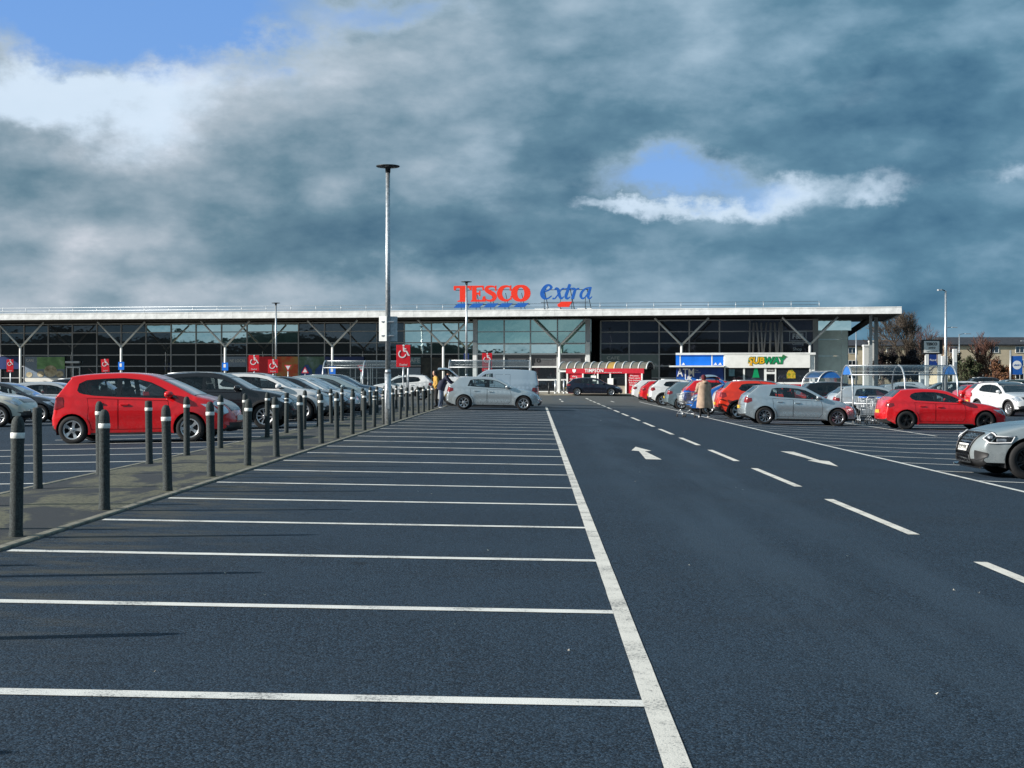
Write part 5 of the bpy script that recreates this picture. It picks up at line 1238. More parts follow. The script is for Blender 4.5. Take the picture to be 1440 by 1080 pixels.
        parts.append(('cabin_lining', inn.mesh('cabin_lining', 'fabric'), None))
        zf = c.zs + .24
        for sd in (1, -1): parts.append(('seat', SEAT, None, (sx + .22 - L / 2, sd * .36, zf)))
        if key != 'van': parts.append(('rear_bench', BENCH, None, (s['rdx'] + .38 - L / 2, 0, zf)))
        # ---- doors with handles
        for di, d in enumerate(doors):
            cx = sum(p[0] for p in d) / len(d); cz = sum(p[1] for p in d) / len(d)
            sh = [(x + (-.010 if x > cx else .010), z + (-.009 if z > cz else .009)) for x, z in d]
            for sd in (1, -1):
                parts.append(('door' if not (key == 'van' and di) else 'side_panel', side_part(c, sh, (), .001, .10, sides=(sd,)).mesh('door', 'paint', L), None))
                if key == 'van' and di: continue
                hx = (x1 if di == 0 else s['rdx'] + .10) + .14; hz = c.belt(hx) - .15; hy = c.Y(hx, hz)
                parts.append(('handle', MB().bbox((hx - L / 2, sd * (hy + .022), hz), (.19, .028, .034), .008).box((hx - .07 - L / 2, sd * (hy + .008), hz), (.03, .03, .03)).box((hx + .07 - L / 2, sd * (hy + .008), hz), (.03, .03, .03)).mesh('handle', 'paint'), len(parts) - 1))
        # ---- side glass
        pl = s['pill']; panes = []
        def clip(poly, xa, xb):
            out = []; P_ = dens(poly, .03)
            for i_, p in enumerate(P_):
                if xa <= p[0] <= xb: out.append(p)
                q = P_[(i_ + 1) % len(P_)]
                for xc in (xa, xb):
                    if (p[0] - xc) * (q[0] - xc) < 0: u = (xc - p[0]) / (q[0] - p[0]); out.append((xc, p[1] + (q[1] - p[1]) * u))
            return out
        cx = sum(p[0] for p in dlo) / len(dlo); cz = sum(p[1] for p in dlo) / len(dlo)
        ins = []
        for i_, p in enumerate(dlo):
            a, b = dlo[i_ - 1], dlo[(i_ + 1) % len(dlo)]; tx, tz = b[0] - a[0], b[1] - a[1]; l = math.hypot(tx, tz); ins.append((p[0] - tz / l * .022, p[1] + tx / l * .022))
        if pl[0] is None: cutx = [(0, pl[3] - .02), (pl[3] + .02, 9)]
        else: cutx = [(0, pl[0] - .02), (pl[0] + .02, pl[1]), (pl[2], pl[3] - .015), (pl[3] + .015, 9)]
        for xa, xb in cutx:
            q = clip(ins, xa, xb)
            if len(q) > 4 and max(p[0] for p in q) - min(p[0] for p in q) > .06: panes.append(q)
        for sd in (1, -1):
            parts.append(('window_frame', side_part(c, holes[0], panes, -.004, .08, sides=(sd,)).mesh('window_frame', 'gloss', L), None))
            for k, q in enumerate(panes):
                w_ = side_part(c, q, (), -.008, .12, sides=(sd,)).mesh('window', 'glass' if (max(p[0] for p in q) > s['dx'][0] + .2 or key in ('mpv', 'hatch')) else 'glassdark', L)
                parts.append(('window', w_, None))
        # ---- screens
        parts.append(('windscreen', patch(c, ws1 - .1, ws0 + .1, 0, 9.1 / NTH, -.006, ns=8, nt=8).mesh('windscreen', 'glass', L), None))
        parts.append(('rear_window', patch(c, rw0 + .5, rw1 + .1, 0, 9.1 / NTH, -.006, ns=6, nt=8).mesh('rear_window', 'glassdark', L), None))
        # ---- lamps, grille, plates
        z0, z1, t0 = s['hl']; sa, sb = find_s(c, z1, True), find_s(c, z0, True)
        for sd in (1, -1):
            nm = patch(c, sa, sb, t0, 1.0, .006, sides=(sd,), ns=5, nt=7)
            q0, q1 = c.S(sa, 1), c.S(sb, 1)
            side_part(c, dens([(q0.x, q0.z), (q0.x - .26, q0.z + .015), (q1.x - .02, q1.z), (q1.x, q1.z)], .08), (), .006, .08, sides=(sd,), nm=nm)
            parts.append(('headlight', nm.mesh('headlight', 'lampglass', L), None))
            ta, tb = find_s(c, s['tl'][0], False), find_s(c, s['tl'][1], False)
            nm = patch(c, ta, tb, .55, 1.0, .006, sides=(sd,), ns=4, nt=6); q0, q1 = c.S(ta, 1), c.S(tb, 1)
            side_part(c, dens([(q0.x, q0.z), (q0.x + .17, q0.z + .07), (q1.x + .12, q1.z), (q1.x, q1.z)], .08), (), .006, .08, sides=(sd,), nm=nm)
            parts.append(('tail_light', nm.mesh('tail_light', 'tail', L), None))
        ga, gb = find_s(c, z1 - .04, True), find_s(c, z0 + .01, True); la, lb = find_s(c, .40 if not s.get('clad') else .5, True), find_s(c, .27 if not s.get('clad') else .36, True)
        parts.append(('grille', patch(c, ga, gb, 0, .36, .008, ns=3, nt=5).mesh('grille', 'gloss', L), None))
        parts.append(('lower_grille', patch(c, la, lb, 0, .62, .006, ns=3, nt=6).mesh('lower_grille', 'plastic', L), None))
        sp_ = find_s(c, .50, True); p = c.S(sp_, 0); parts.append(('number_plate', MB().box((p.x + .012 - L / 2, 0, .50), (.02, .52, .11)).mesh('number_plate', 'plate'), None))
        sp_ = find_s(c, .62 if key != 'van' else .7, False); p = c.S(sp_, 0); parts.append(('rear_number_plate', MB().box((p.x - .012 - L / 2, 0, p.z), (.02, .52, .11)).mesh('rear_number_plate', 'plateyellow'), None))
        # seam of the tailgate and of the bonnet, as thin dark strips laid on the skin in place of shaded gaps
        nm = NM()
        for s_ in (find_s(c, s['tl'][0] - .10, False),): patch(c, s_, s_ + .18, 0, .8, .0015, nm, ns=1, nt=8)
        for s_ in (find_s(c, z1 + .0, True) - .4,): patch(c, s_, s_ + .16, 0, .62, .0015, nm, ns=1, nt=8)
        parts.append(('panel_seam', nm.mesh('panel_seam', 'plastic', L), None))
        # ---- mirrors
        dl = max(p[0] for p in dlo); mx = dl - .22; mz = c.belt(mx) + .095; my = c.Y(mx, mz)
        for sd in (1, -1):
            mb = MB(); ring = []
            for u, k_ in ((-.075, .75), (-.04, 1), (.02, 1), (.07, .8), (.10, .45)):
                ring.append([(mx + u - L / 2, sd * (my + .135 + .105 * k_ * math.cos(a * .5236)), mz + .075 * k_ * math.sin(a * .5236)) for a in range(12)])
            mb.add([p for r_ in ring for p in r_], [(i * 12 + k, i * 12 + (k + 1) % 12, i * 12 + 12 + (k + 1) % 12, i * 12 + 12 + k) for i in range(4) for k in range(12)] + [tuple(range(12)), tuple(range(48, 60))], True)
            mb.mat(1); mb.box((mx - L / 2, sd * (my + .02), mz - .05), (.09, .14, .03))
            me = mb.mesh('wing_mirror', ['paint', 'plastic']); bm = bmesh.new(); bm.from_mesh(me); bmesh.ops.recalc_face_normals(bm, faces=bm.faces); bm.to_mesh(me); bm.free(); parts.append(('wing_mirror', me, None))
        if s.get('clad'):
            for sd in (1, -1):
                nm = NM()
                for wx in s['wh']: side_part(c, arch(wx, -ad + 4, 176 + ad, RA + .065, 18) + list(reversed(arch(wx, -ad + 4, 176 + ad, RA, 18))), (), .010, .08, sides=(sd,), nm=nm)
                side_part(c, dens([(wr_ + RA + .02, c.zs), (wf - RA - .02, c.zs), (wf - RA - .04, c.zs + .15), (wr_ + RA + .04, c.zs + .15)], .1), (), .012, .1, sides=(sd,), nm=nm); parts.append(('wheel_arch_trim', nm.mesh('wheel_arch_trim', 'plastic', L), None))
        else:
            for sd in (1, -1):
                nm = side_part(c, dens([(wr_ + RA + .03, c.zs - .005), (wf - RA - .03, c.zs - .005), (wf - RA - .05, c.zs + .035), (wr_ + RA + .05, c.zs + .035)], .1), (), .008, .1, sides=(sd,)); parts.append(('sill_trim', nm.mesh('sill_trim', 'plastic', L), None))
        if s.get('rails'):
            for sd in (1, -1):
                pts = [(x - L / 2, sd * (c.S(next(i for i, p in enumerate(c.P) if p[0] > x and p[1] > 1.2), .86).y), c.S(next(i for i, p in enumerate(c.P) if p[0] > x and p[1] > 1.2), .86).z + .035) for x in (.8, 1.2, 1.6, 2.0, 2.3)]
                parts.append(('roof_rail', MB().tube(pts, .016, 6).mesh('roof_rail', 'galv'), None))
        pa = c.S(next(i for i, p in enumerate(c.P) if p[0] > .78 and p[1] > 1.2), 0); parts.append(('aerial', MB().tube([(pa.x - L / 2, 0, pa.z - .01), (pa.x - .14 - L / 2, 0, pa.z + .13)], .008, 4).mesh('aerial', 'plastic'), None))
        wk = 's' if s['wr'] < .312 else ('m' if s['wr'] < .33 else 'l')
        PR[key] = (c, parts, wk)
    return PR
PR = protos()
def car(name, style, label, cat, col, x, y, rz, rim='five', group='cars in the car park', metal=0., drop=(), z=None):
    c, parts, wk = PR[style]; o = thing(name, label, cat, (x, y, gz(x, y) if z is None else z), R(rz), group)
    # follow the fall of the ground along the car
    hx = Vector((math.cos(R(rz)), math.sin(R(rz)))) * 1.3; dzz = gz(x + hx.x, y + hx.y) - gz(x - hx.x, y - hx.y); o.rotation_euler = (0, -math.atan2(dzz, 2.6), R(rz))
    made = []
    for p in parts:
        if p[0] in drop: made.append(None); continue
        ob = link(p[0], p[1], made[p[2]] if p[2] is not None else o, p[3] if len(p) > 3 else None)
        if len(p[1].materials) and p[1].materials[0].name == 'car_paint': ob.color = (*col, metal)
        made.append(ob)
    s = c.s; r = s['wr']
    for wx in s['wh']:
        for sd in (1, -1):
            yy = c.Y(wx, .7) - .115
            w_ = link('wheel', WM['tyre' + wk], o, (wx - c.L / 2, sd * yy, r), (0, rnd.uniform(0, 6), 0 if sd > 0 else math.pi)); link('rim', WM[rim + wk], w_)
    return o
def nose_r(name, style, label, cat, col, tail_x, y, rim='five', **k): return car(name, style, label, cat, col, tail_x + ST[style]['L'] / 2, y, k.pop('rz', 0), rim, **k)
def nose_l(name, style, label, cat, col, nose_x, y, rim='five', **k): return car(name, style, label, cat, col, nose_x + ST[style]['L'] / 2, y, k.pop('rz', 180), rim, **k)
RED, RED2, WHT, SIL, BLK, NAVY, GRY, BLU, CRM, TEAL = (.62, .006, .010), (.70, .035, .008), (.74, .74, .73), (.50, .53, .55), (.012, .012, .015), (.010, .013, .03), (.10, .11, .12), (.01, .11, .42), (.66, .64, .55), (.28, .36, .38)
LFT = 'cars parked left of the bollards'; RGT = 'cars parked right of the lane'
def left(name, style, label, cat, col, y, nose=-6.68, rim='five', **k):
    return nose_r(name, style, label, cat, col, nose - ST[style]['L'], y, rim, group=LFT, **k)
left('small_minivan', 'mpv', 'bright red small people carrier nearest behind the left bollards', 'car', RED, 32.6, -6.62, 'five')
left('suv', 'suv', 'black crossover parked nose out just beyond the red people carrier', 'car', BLK, 40.7, -6.55, 'ten')
left('suv', 'suv', 'white crossover beyond the black one, its bonnet over the bollards', 'car', WHT, 47.4, -6.6, 'seven')
left('hatchback', 'hatch', 'silver hatchback beside the white crossover in the left row', 'car', SIL, 50.2, -6.75, 'five', metal=.6)
left('estate_car', 'estate', 'black estate with dark roof behind the silver hatchback in the left row', 'car', BLK, 52.9, -6.6, 'five')
left('hatchback', 'hatch', 'white hatchback behind the black estate in the left row', 'car', WHT, 55.5, -6.7, 'seven')
left('hatchback', 'hatch', 'pale blue hatchback before the left trolley shelter', 'car', (.30, .42, .52), 58.2, -6.7, 'five', metal=.4)
left('small_minivan', 'mpv', 'pale grey people carrier under the left trolley shelter hoops', 'car', TEAL, 61.2, -6.6, 'five', metal=.3)
left('hatchback', 'sport', 'dark grey low hatchback in the left row near the lamp post', 'car', GRY, 64.0, -6.7, 'seven', metal=.4)
left('suv', 'suv', 'blue grey crossover farthest in the left row', 'car', (.06, .11, .17), 67.0, -6.7, 'seven', metal=.4)
nose_l('suv', 'suv', 'white crossover seen side-on beyond the far bollards', 'car', WHT, (612 - 753) / FPX * 92 - 4.36, 92, 'seven', group=LFT)
left('suv', 'suv', 'cream white crossover with dark arches cut by the left photo edge', 'car', CRM, 47.0, -16.25, 'ten')
left('hatchback', 'hatch', 'dark grey hatchback behind the cream white crossover', 'car', (.05, .055, .065), 52.0, -16.7, 'five', metal=.5)
for yy, col, lb, st in ((57, SIL, 'silver hatchback roof behind the dark grey hatchback at left', 'hatch'), (62, BLK, 'black crossover showing only its roof left of the red people carrier', 'suv'), (67, WHT, 'white hatchback roof under the bread poster', 'hatch'), (72.5, NAVY, 'navy estate roof far left under the bread poster', 'estate'), (78, SIL, 'silver crossover farthest in the far left row', 'suv')):
    left('parked_car', st, lb, 'car', col, yy, -16.6, 'five', metal=.3)
# the pair in the middle
hb = nose_r('hatchback', 'hatch', 'pale silver hatchback with its boot open, in the empty bays', 'car', (.50, .56, .58), (627 - 753) / FPX * 64.6, 64.6, 'seven', metal=.55, drop=('rear_window',), group='cars in the middle bays')
nose_l('van', 'van', 'pale blue panel van parked tail out behind the silver hatchback', 'van', (.36, .45, .52), -4.25, 70.0, 'five', metal=.3, drop=('seat_x',), group='cars in the middle bays')
nose_r('hatchback', 'hatch', 'white hatchback roof hidden between the van and the trolley shelter', 'car', WHT, -5.0, 74.0 - 1.2, 'five', group='cars in the middle bays')
nose_r('estate_car', 'estate', 'dark navy estate car driving past the red kiosk', 'car', NAVY, (795.5 - 753) / FPX * 119, 119, 'seven', metal=.3, group='cars in the lane')
# right-hand row, tails to the lane
def right(name, style, label, cat, col, y, tail=6.75, rim='five', **k): return nose_r(name, style, label, cat, col, tail, y, rim, group=RGT, **k)
right('hatchback', 'hatch', 'light silver hatchback with grey swirl wheels beside the trolley shelter', 'car', (.46, .53, .56), 53.5, 7.42, 'swirl', metal=.6)
right('suv', 'suv', 'orange red crossover tucked behind the silver hatchback, tail showing', 'car', RED2, 59.6, 7.3, 'five')
wt = right('hatchback', 'hatch', 'white hatchback with its dark tailgate raised behind the coated shopper', 'car', WHT, 63.5, 7.65, 'five', drop=('rear_window',))
nose_l('small_minivan', 'mpv', 'bright blue small car parked nose towards the lane', 'car', BLU, 6.9, 67.0, 'five', group=RGT)
right('suv', 'suv', 'red crossover behind the blue car, rear quarter window showing', 'car', RED, 70.5, 6.98, 'five')
right('hatchback', 'hatch', 'grey green hatchback between red and white crossovers', 'car', (.20, .27, .30), 77.0, 6.76, 'seven', metal=.5)
right('suv', 'suv', 'white crossover with silver wheel in the right row before the kiosk end', 'car', WHT, 87.0, 6.68, 'five')
right('hatchback', 'hatch', 'red hatchback between two white cars near the kiosk', 'car', RED, 98.0, 6.95, 'five')
right('hatchback', 'hatch', 'white hatchback farthest in the right row by the kiosk', 'car', WHT, 104.0, 6.8, 'five')
right('hatchback', 'sport', 'bright red sporty hatchback with black wheels in front of the trolley shelter', 'car', RED, 51.0, 11.9, 'black')
for st, lb, col, y, tl_, hd in (('hatch', 'silver hatchback with red tail lamp inside the trolley shelter view', SIL, 61.5, 12.25, 0), ('suv', 'tall black crossover under the white end post of the shop unit', BLK, 69.0, 12.25, 0), ('hatch', 'dark red hatchback facing the lane behind the silver hatchback', (.12, .006, .008), 65.2, 11.75, 180), ('hatch', 'red roofed hatchback below the sandwich shop door', RED, 76.5, 12.2, 0),
                                ('suv', 'white crossover roof below the sandwich shop windows', WHT, 83, 11.3, 0), ('estate', 'black estate roof in front of the sandwich shop', BLK, 90, 11.6, 0), ('hatch', 'silver grey hatchback seen through the right-hand trolley shelter', (.42, .46, .48), 80, 18.4, 0)):
    (nose_r if hd == 0 else nose_l)('parked_car', st, lb, 'car', col, tl_, y, 'five', group=RGT, metal=.2 if col[0] != col[1] else .5)
au = nose_l('sporty_hatchback', 'sport', 'pale grey sporty hatchback with big black grille entering at the right edge', 'car', (.36, .40, .41), (1354 - 753) / FPX * 24.8, 25.0, 'black', group=RGT, metal=.4, drop=('grille', 'lower_grille', 'number_plate', 'headlight'))
right('hatchback', 'hatch', 'farther red hatchback of the pair at the right, tail lamps showing', 'car', RED, 77.0, 21.95, 'five')
right('suv', 'suv', 'nearer red crossover of the pair at the right', 'car', RED, 74.2, 21.85, 'five')
cap = car('suv', 'suv', 'white crossover with black roof facing the camera at the right edge', 'car', (.60, .62, .63), 22.5, 69.6, -76, 'ten', RGT)
for i, (px, Y, col, st, lb) in enumerate(((1322, 98, BLK, 'hatch', 'far dark hatchback roof left of the pair of red cars'), (1368, 104, WHT, 'hatch', 'far white hatchback roof above the pair of red cars'), (1412, 100, (.03, .05, .04), 'suv', 'far dark green crossover under the blue banner'), (1440, 92, TEAL, 'hatch', 'far grey hatchback at the right photo edge'), (1262, 100, SIL, 'hatch', 'far pale hatchback seen through the right-hand shelter'), (1395, 118, BLK, 'suv', 'farthest black crossover left of the blue banner'))):
    p = at(px, Y); car('parked_car', st, lb, 'car', col, p.x, p.y, 0 if i % 2 else 180, 'five', RGT, .2)

c_ = PR['suv'][0]; link('roof_panel', patch(c_, c_.s['rw'][1] * 4 + .5, c_.s['ws'][0] * 4 + .8, 0, .93, .004, ns=10, nt=8).mesh('roof_panel', 'gloss', c_.L), cap)
# ---- raised tailgates (own shape: frame with glass), hinged at the roof edge
def tailgate(o, style, ang, glassm='glassdark', dark=False):
    c = PR[style][0]; L = c.L; s7 = c.s['rw'][1] * 4 + 1.2; s0_ = find_s(c, .56, False)
    hinge = c.S(s7, 0); nm = NM()
    S_ = [s0_ + (s7 - s0_) * i / 14 for i in range(15)]; T_ = [j / 8 * .74 for j in range(9)]
    piv = bpy.data.objects.new('tailgate', None); 
    v, n = [], []
    for s_ in S_:
        for t_ in T_:
            nr = c.SN(s_, t_); p = c.S(s_, t_) + nr * .004; v.append((p.x - hinge.x + L / 2, p.y, p.z - hinge.z)); n.append(tuple(nr))
    fb, fg = [], []
    for i in range(14):
        for j in range(8):
            q = (i * 9 + j, i * 9 + j + 1, i * 9 + 10 + j, i * 9 + 9 + j); m_ = (S_[i] + S_[i + 1]) / 2
            (fg if m_ > c.s['rw'][0] * 4 + .8 and i < 13 and j < 7 else fb).append(q)
    for sd in (1, -1):
        vv_ = [(x, y * sd, z) for x, y, z in v]; nn_ = [(x, y * sd, z) for x, y, z in n]
        nm.add(vv_, nn_, fb, 0)
        vi = [(x + .05, y * .97, z - .02) for x, y, z in vv_]; nm.add(vi, [(-a, -b, -d) for a, b, d in nn_], fb, 1)
    me = nm.mesh('tailgate', ['paint', 'plastic'], L); t_ = link('tailgate', me, o, (hinge.x - L / 2, 0, hinge.z + .02), (0, R(ang), 0)); t_.color = o.children[0].color
    ng = NM()
    for sd in (1, -1): ng.add([(x, y * sd, z) for x, y, z in v], [(x, y * sd, z) for x, y, z in n], fg)
    link('tailgate_glass', ng.mesh('tailgate_glass', glassm, L), t_)
    for sd in (1, -1): link('gas_strut', MB().tube([(-.42, sd * .5, -.34), (-.05, sd * .56, -.30)], .012, 5).mesh('gas_strut', 'darkmetal'), t_)
    return t_
for o, st, ang in ((hb, 'hatch', 78), (wt, 'hatch', 76)):
    tailgate(o, st, ang)
    c = PR[st][0]; L = c.L
    MB().box((.16 - L / 2, 0, .88), (.05, 1.0, .30)).box((.45 - L / 2, 0, .70), (.6, 1.0, .05)).build('boot_opening', 'plastic', o)

# ---- the grey car at the right edge: big honeycomb grille, lamp units, intakes, splitter, plate
def front_detail(o):
    c = PR['sport'][0]; L = c.L; ga, gb, gc = find_s(c, .74, True), find_s(c, .62, True), find_s(c, .25, True)
    link('grille', patch(c, ga, gc, 0, .25, .006, ns=8, nt=6).mesh('grille', 'gloss', L), o)
    fr = MB()
    edge = [c.S(ga + (gc - ga) * k / 8, .25) + c.SN(ga + (gc - ga) * k / 8, .25) * .012 for k in range(9)]; top = [c.S(ga, .25 * k / 5) + c.SN(ga, .2) * .012 for k in range(6)]; bot = [c.S(gc, .25 * k / 5) + c.SN(gc, .2) * .012 for k in range(6)]
    for sd in (1, -1):
        for run_ in (edge, top, bot): fr.tube([(p.x - L / 2, p.y * sd, p.z) for p in run_], .016, 5)
    fr.build('grille_surround', 'darkmetal', o)
    hx = MB()
    for r_ in range(9):
        for k in range(-4, 5):
            s_ = ga + (gc - ga) * (r_ + .7) / 9.6; t_ = abs(k + (.5 if r_ % 2 else 0)) / 9.5 * .52
            if t_ > .225: continue
            sd = 1 if k + (.5 if r_ % 2 else 0) >= 0 else -1; p = c.S(s_, t_) + c.SN(s_, t_) * .010
            ring = [(p.x - L / 2, p.y * sd + .036 * math.cos(a * 1.0472), p.z + .027 * math.sin(a * 1.0472)) for a in range(7)]; hx.tube(ring, .0045, 3, False)
    hx.build('honeycomb', 'rimdark', o)['kind'] = 'stuff'
    pz = .50; p = c.S(find_s(c, pz, True), 0); pl = link('number_plate', patch(c, find_s(c, .55, True), find_s(c, .435, True), 0, .16, .014, ns=2, nt=4).mesh('number_plate', 'plate', L), o)
    text('lettering', 'LK18 0X0', .085, 'ink', pl, (p.x + .017 - L / 2, 0, pz - .01), (R(90), 0, R(90)), ext=.002, width=.40)
    for sd in (1, -1):
        sa, sb = find_s(c, .775, True), find_s(c, .665, True)
        nm = patch(c, sa, sb, .48, 1.0, .005, sides=(sd,), ns=5, nt=8, skew=-.0); q0, q1 = c.S(sa, 1), c.S(sb, 1)
        side_part(c, dens([(q0.x, q0.z), (q0.x - .30, q0.z + .015), (q0.x - .22, q1.z + .02), (q1.x, q1.z)], .06), (), .005, .06, sides=(sd,), nm=nm)
        h = link('headlight', nm.mesh('headlight', 'gloss', L), o)
        drl = MB(); f = lambda s_, t_: (lambda p, n_: (p.x + n_.x * .012 - L / 2, (p.y + n_.y * .012) * sd, p.z + n_.z * .012))(c.S(s_, t_), c.SN(s_, t_))
        g = lambda x, z: (x - L / 2, (c.Y(x, z) + .012) * sd, z)
        drl.tube([f(sa + .35, .51), f(sa + .35, .68), f(sa + .35, .85), f(sa + .35, .97), g(q0.x - .10, q0.z - .005), g(q0.x - .27, q0.z + .003)], .011, 5)
        drl.tube([f(sa + .35, .51), f(sb - .25, .55), f(sb - .25, .75), f(sb - .25, .96), g(q1.x - .08, q1.z + .018), g(q0.x - .21, q1.z + .03), g(q0.x - .27, q0.z)], .013, 5)
        drl.build('running_light', 'white_print', h); MB().bbox(g(q0.x - .06, (q0.z + q1.z) / 2 + .004), (.16, .02, .045), .004).bbox(f((sa + sb) / 2, .82), (.05, .12, .045), .004).build('projector', 'lampglass', h)
        ia, ib = find_s(c, .47, True), find_s(c, .27, True)
        nm = patch(c, ia, ib, .42, .90, .006, sides=(sd,), ns=5, nt=6); q0, q1 = c.S(ia, 1), c.S(ib, 1)
        link('air_intake', nm.mesh('air_intake', 'plastic', L), o)
    sp_ = MB(); n = 12; e = []
    for k in range(n + 1):
        t_ = k / n; q = c.S(find_s(c, .235, True), t_); e.append(q)
    for z_, dx_ in ((.165, .03), (.185, .035)): pass
    for sd in (1, -1):
        vv_ = [(q.x + .045 - L / 2, q.y * sd * 1.02, z_) for z_ in (.165, .19) for q in e] + [(q.x - .10 - L / 2, q.y * sd * .9, z_) for z_ in (.165, .215) for q in e]; m_ = n + 1
        sp_.add(vv_, [(k, k + 1, m_ + k + 1, m_ + k) for k in range(n)] + [(m_ + k, m_ + k + 1, 3 * m_ + k + 1, 3 * m_ + k) for k in range(n)] + [(k, k + 1, 2 * m_ + k + 1, 2 * m_ + k) for k in range(n)], False)
    sp_.build('front_splitter', 'gloss', o)
front_detail(au)

# ------------------------------------------------------------------ people
M['skin'] = pbr('skin', (.55, .33, .24), .55, var=.1, vscale=12); M['hair'] = pbr('dark_hair', (.02, .014, .012), .6, var=.3, vscale=30); M['hairgrey'] = pbr('grey_hair', (.22, .21, .20), .6, var=.3, vscale=30)
M['navycloth'] = pbr('navy_coat', (.014, .018, .045), .85, var=.35, vscale=7); M['denim'] = pbr('blue_jeans', (.07, .10, .16), .85, var=.35, vscale=9); M['blackcloth'] = pbr('black_trousers', (.012, .012, .014), .85, var=.3, vscale=9)
M['mustard'] = pbr('mustard_jacket', (.52, .30, .06), .85, var=.25, vscale=6); M['camel'] = pbr('beige_wool_coat', (.40, .29, .21), .95, var=.22, vscale=5, bump=.5, bscale=60); M['whiteshoe'] = pbr('white_trainers', (.75, .75, .74), .6); M['redhat'] = pbr('dark_red_hat', (.10, .012, .02), .9, var=.3)
def body(par, J, E, mats, regions):
    """J: joint -> (x, y, z, radius); E: edges; one continuous skinned surface; regions: fn(point) -> material index"""
    names = list(J); me = bpy.data.meshes.new('body'); me.from_pydata([J[k][:3] for k in names], [(names.index(a), names.index(b)) for a, b in E], [])
    o = bpy.data.objects.new('body', me); COL.objects.link(o)
    sk = o.modifiers.new('skin', 'SKIN'); sk.use_smooth_shade = True; ss = o.modifiers.new('smooth', 'SUBSURF'); ss.levels = 1; ss.render_levels = 1
    d = me.skin_vertices[0].data
    for i, k in enumerate(names):
        r = J[k][3]; d[i].radius = (r, r) if not isinstance(r, tuple) else r; d[i].use_root = (k == 'pelvis')
    bpy.context.view_layer.update(); dg = bpy.context.evaluated_depsgraph_get(); nm = bpy.data.meshes.new_from_object(o.evaluated_get(dg)); bpy.data.objects.remove(o)
    nm.name = 'body'; nm.materials.clear()
    for m in mats: nm.materials.append(M[m])
    for p in nm.polygons: p.material_index = regions(p.center); p.use_smooth = True
    return link('body', nm, par)
def head(par, c, yaw, pitch, hair='hair', hat=None, r=.105):
    h = MB().lathe([(0, -.125), (.045, -.12), (.068, -.09), (.080, -.04), (.086, .01), (.084, .05), (.070, .09), (.042, .115), (0, .125)], n=16).mat(0)
    h.v = [(x * 1.08 if x > 0 else x * 1.12, y * .92, z) for x, y, z in h.v]
    h.box((.092, 0, -.015), (.035, .024, .045), taper=.5, ry=R(20)); h.box((.085, 0, -.062), (.012, .045, .012))
    for s_ in (-1, 1): h.lathe([(0, -.008), (.012, 0), (0, .008)], c=(.078, s_ * .033, .012), n=6); h.box((-.005, s_ * .082, -.008), (.035, .014, .055), taper=.7)
    o = link('head', h.mesh('head', 'skin'), par, c, (0, pitch, yaw))
    k = MB().lathe([(.0, .132), (.05, .122), (.082, .09), (.095, .04), (.094, .0), (.088, -.06), (.07, -.085)], n=16); k.v = [(x * 1.1 - .022, y * .98, z + .004) for x, y, z in k.v]
    link('hair' if not hat else 'hat', k.mesh('hair', hat or hair), o)
    return o
def hand(par, p, d, side=1):
    """small relaxed hand: palm, four unequal fingers and a thumb"""
    d = Vector(d).normalized(); s = d.cross(Vector((0, 0, 1))); s = s.normalized() if s.length > .1 else Vector((1, 0, 0)); u = s.cross(d); mb = MB(); p = Vector(p)
    mb.tube([p, p + d * .045, p + d * .085], [.026, .036, .034], 8)
    for k, l in enumerate((.062, .075, .07, .055)):
        b = p + d * .08 + s * (.026 - .0175 * k); mb.tube([b, b + d * l * .55 - u * .006, b + d * l * .85 - u * .03], [.0095, .009, .007], 6)
    b = p + d * .02 + s * side * .030; mb.tube([b, b + d * .035 + s * side * .022, b + d * .065 + s * side * .018 - u * .01], [.012, .010, .008], 6)
    return mb.build('hand', 'skin', par)
LEGS = [('pelvis', 'hl'), ('hl', 'kl'), ('kl', 'al'), ('al', 'tl'), ('pelvis', 'hr'), ('hr', 'kr'), ('kr', 'ar'), ('ar', 'tr')]
TOP = [('pelvis', 'waist'), ('waist', 'chest'), ('chest', 'neck'), ('neck', 'crown'), ('chest', 'sl'), ('sl', 'el'), ('el', 'wl'), ('chest', 'sr'), ('sr', 'er'), ('er', 'wr')]
# man leaning into the open boot; local +x is towards the car
pm0 = at(623.6, 64.6); man = thing('person', 'man in navy jacket and blue jeans leaning into the open boot of the silver hatchback', 'person', (pm0.x - .05, pm0.y - .25, pm0.z), 0, 'shoppers in the car park')
J = dict(pelvis=(-.04, 0, .95, .14), waist=(.02, 0, 1.10, .15), chest=(.16, 0, 1.33, .165), neck=(.24, 0, 1.50, .065), crown=(.28, 0, 1.56, .06),
         hl=(-.03, .10, .88, .105), kl=(.02, .11, .48, .075), al=(-.05, .11, .09, .05), tl=(.11, .12, .04, .042), hr=(-.03, -.10, .88, .105), kr=(-.03, -.11, .48, .075), ar=(-.12, -.11, .09, .05), tr=(.04, -.12, .04, .042),
         sl=(.20, .20, 1.40, .085), el=(.40, .24, 1.19, .06), wl=(.62, .18, 1.14, .045), sr=(.20, -.20, 1.40, .085), er=(.38, -.24, 1.16, .06), wr=(.60, -.18, 1.10, .045))
body(man, J, LEGS + TOP, ['navycloth', 'denim', 'whiteshoe', 'skin'], lambda p: 2 if p.z < .10 else (1 if p.z < .90 else (3 if p.z > 1.50 and p.x > .2 and abs(p.y) < .09 else 0)))
head(man, (.36, 0, 1.62), 0, R(28), 'hairgrey'); hand(man, (.63, .18, 1.13), (1, -.1, -.25)); hand(man, (.61, -.18, 1.09), (1, .1, -.25), -1)
jk = MB(); rr = []
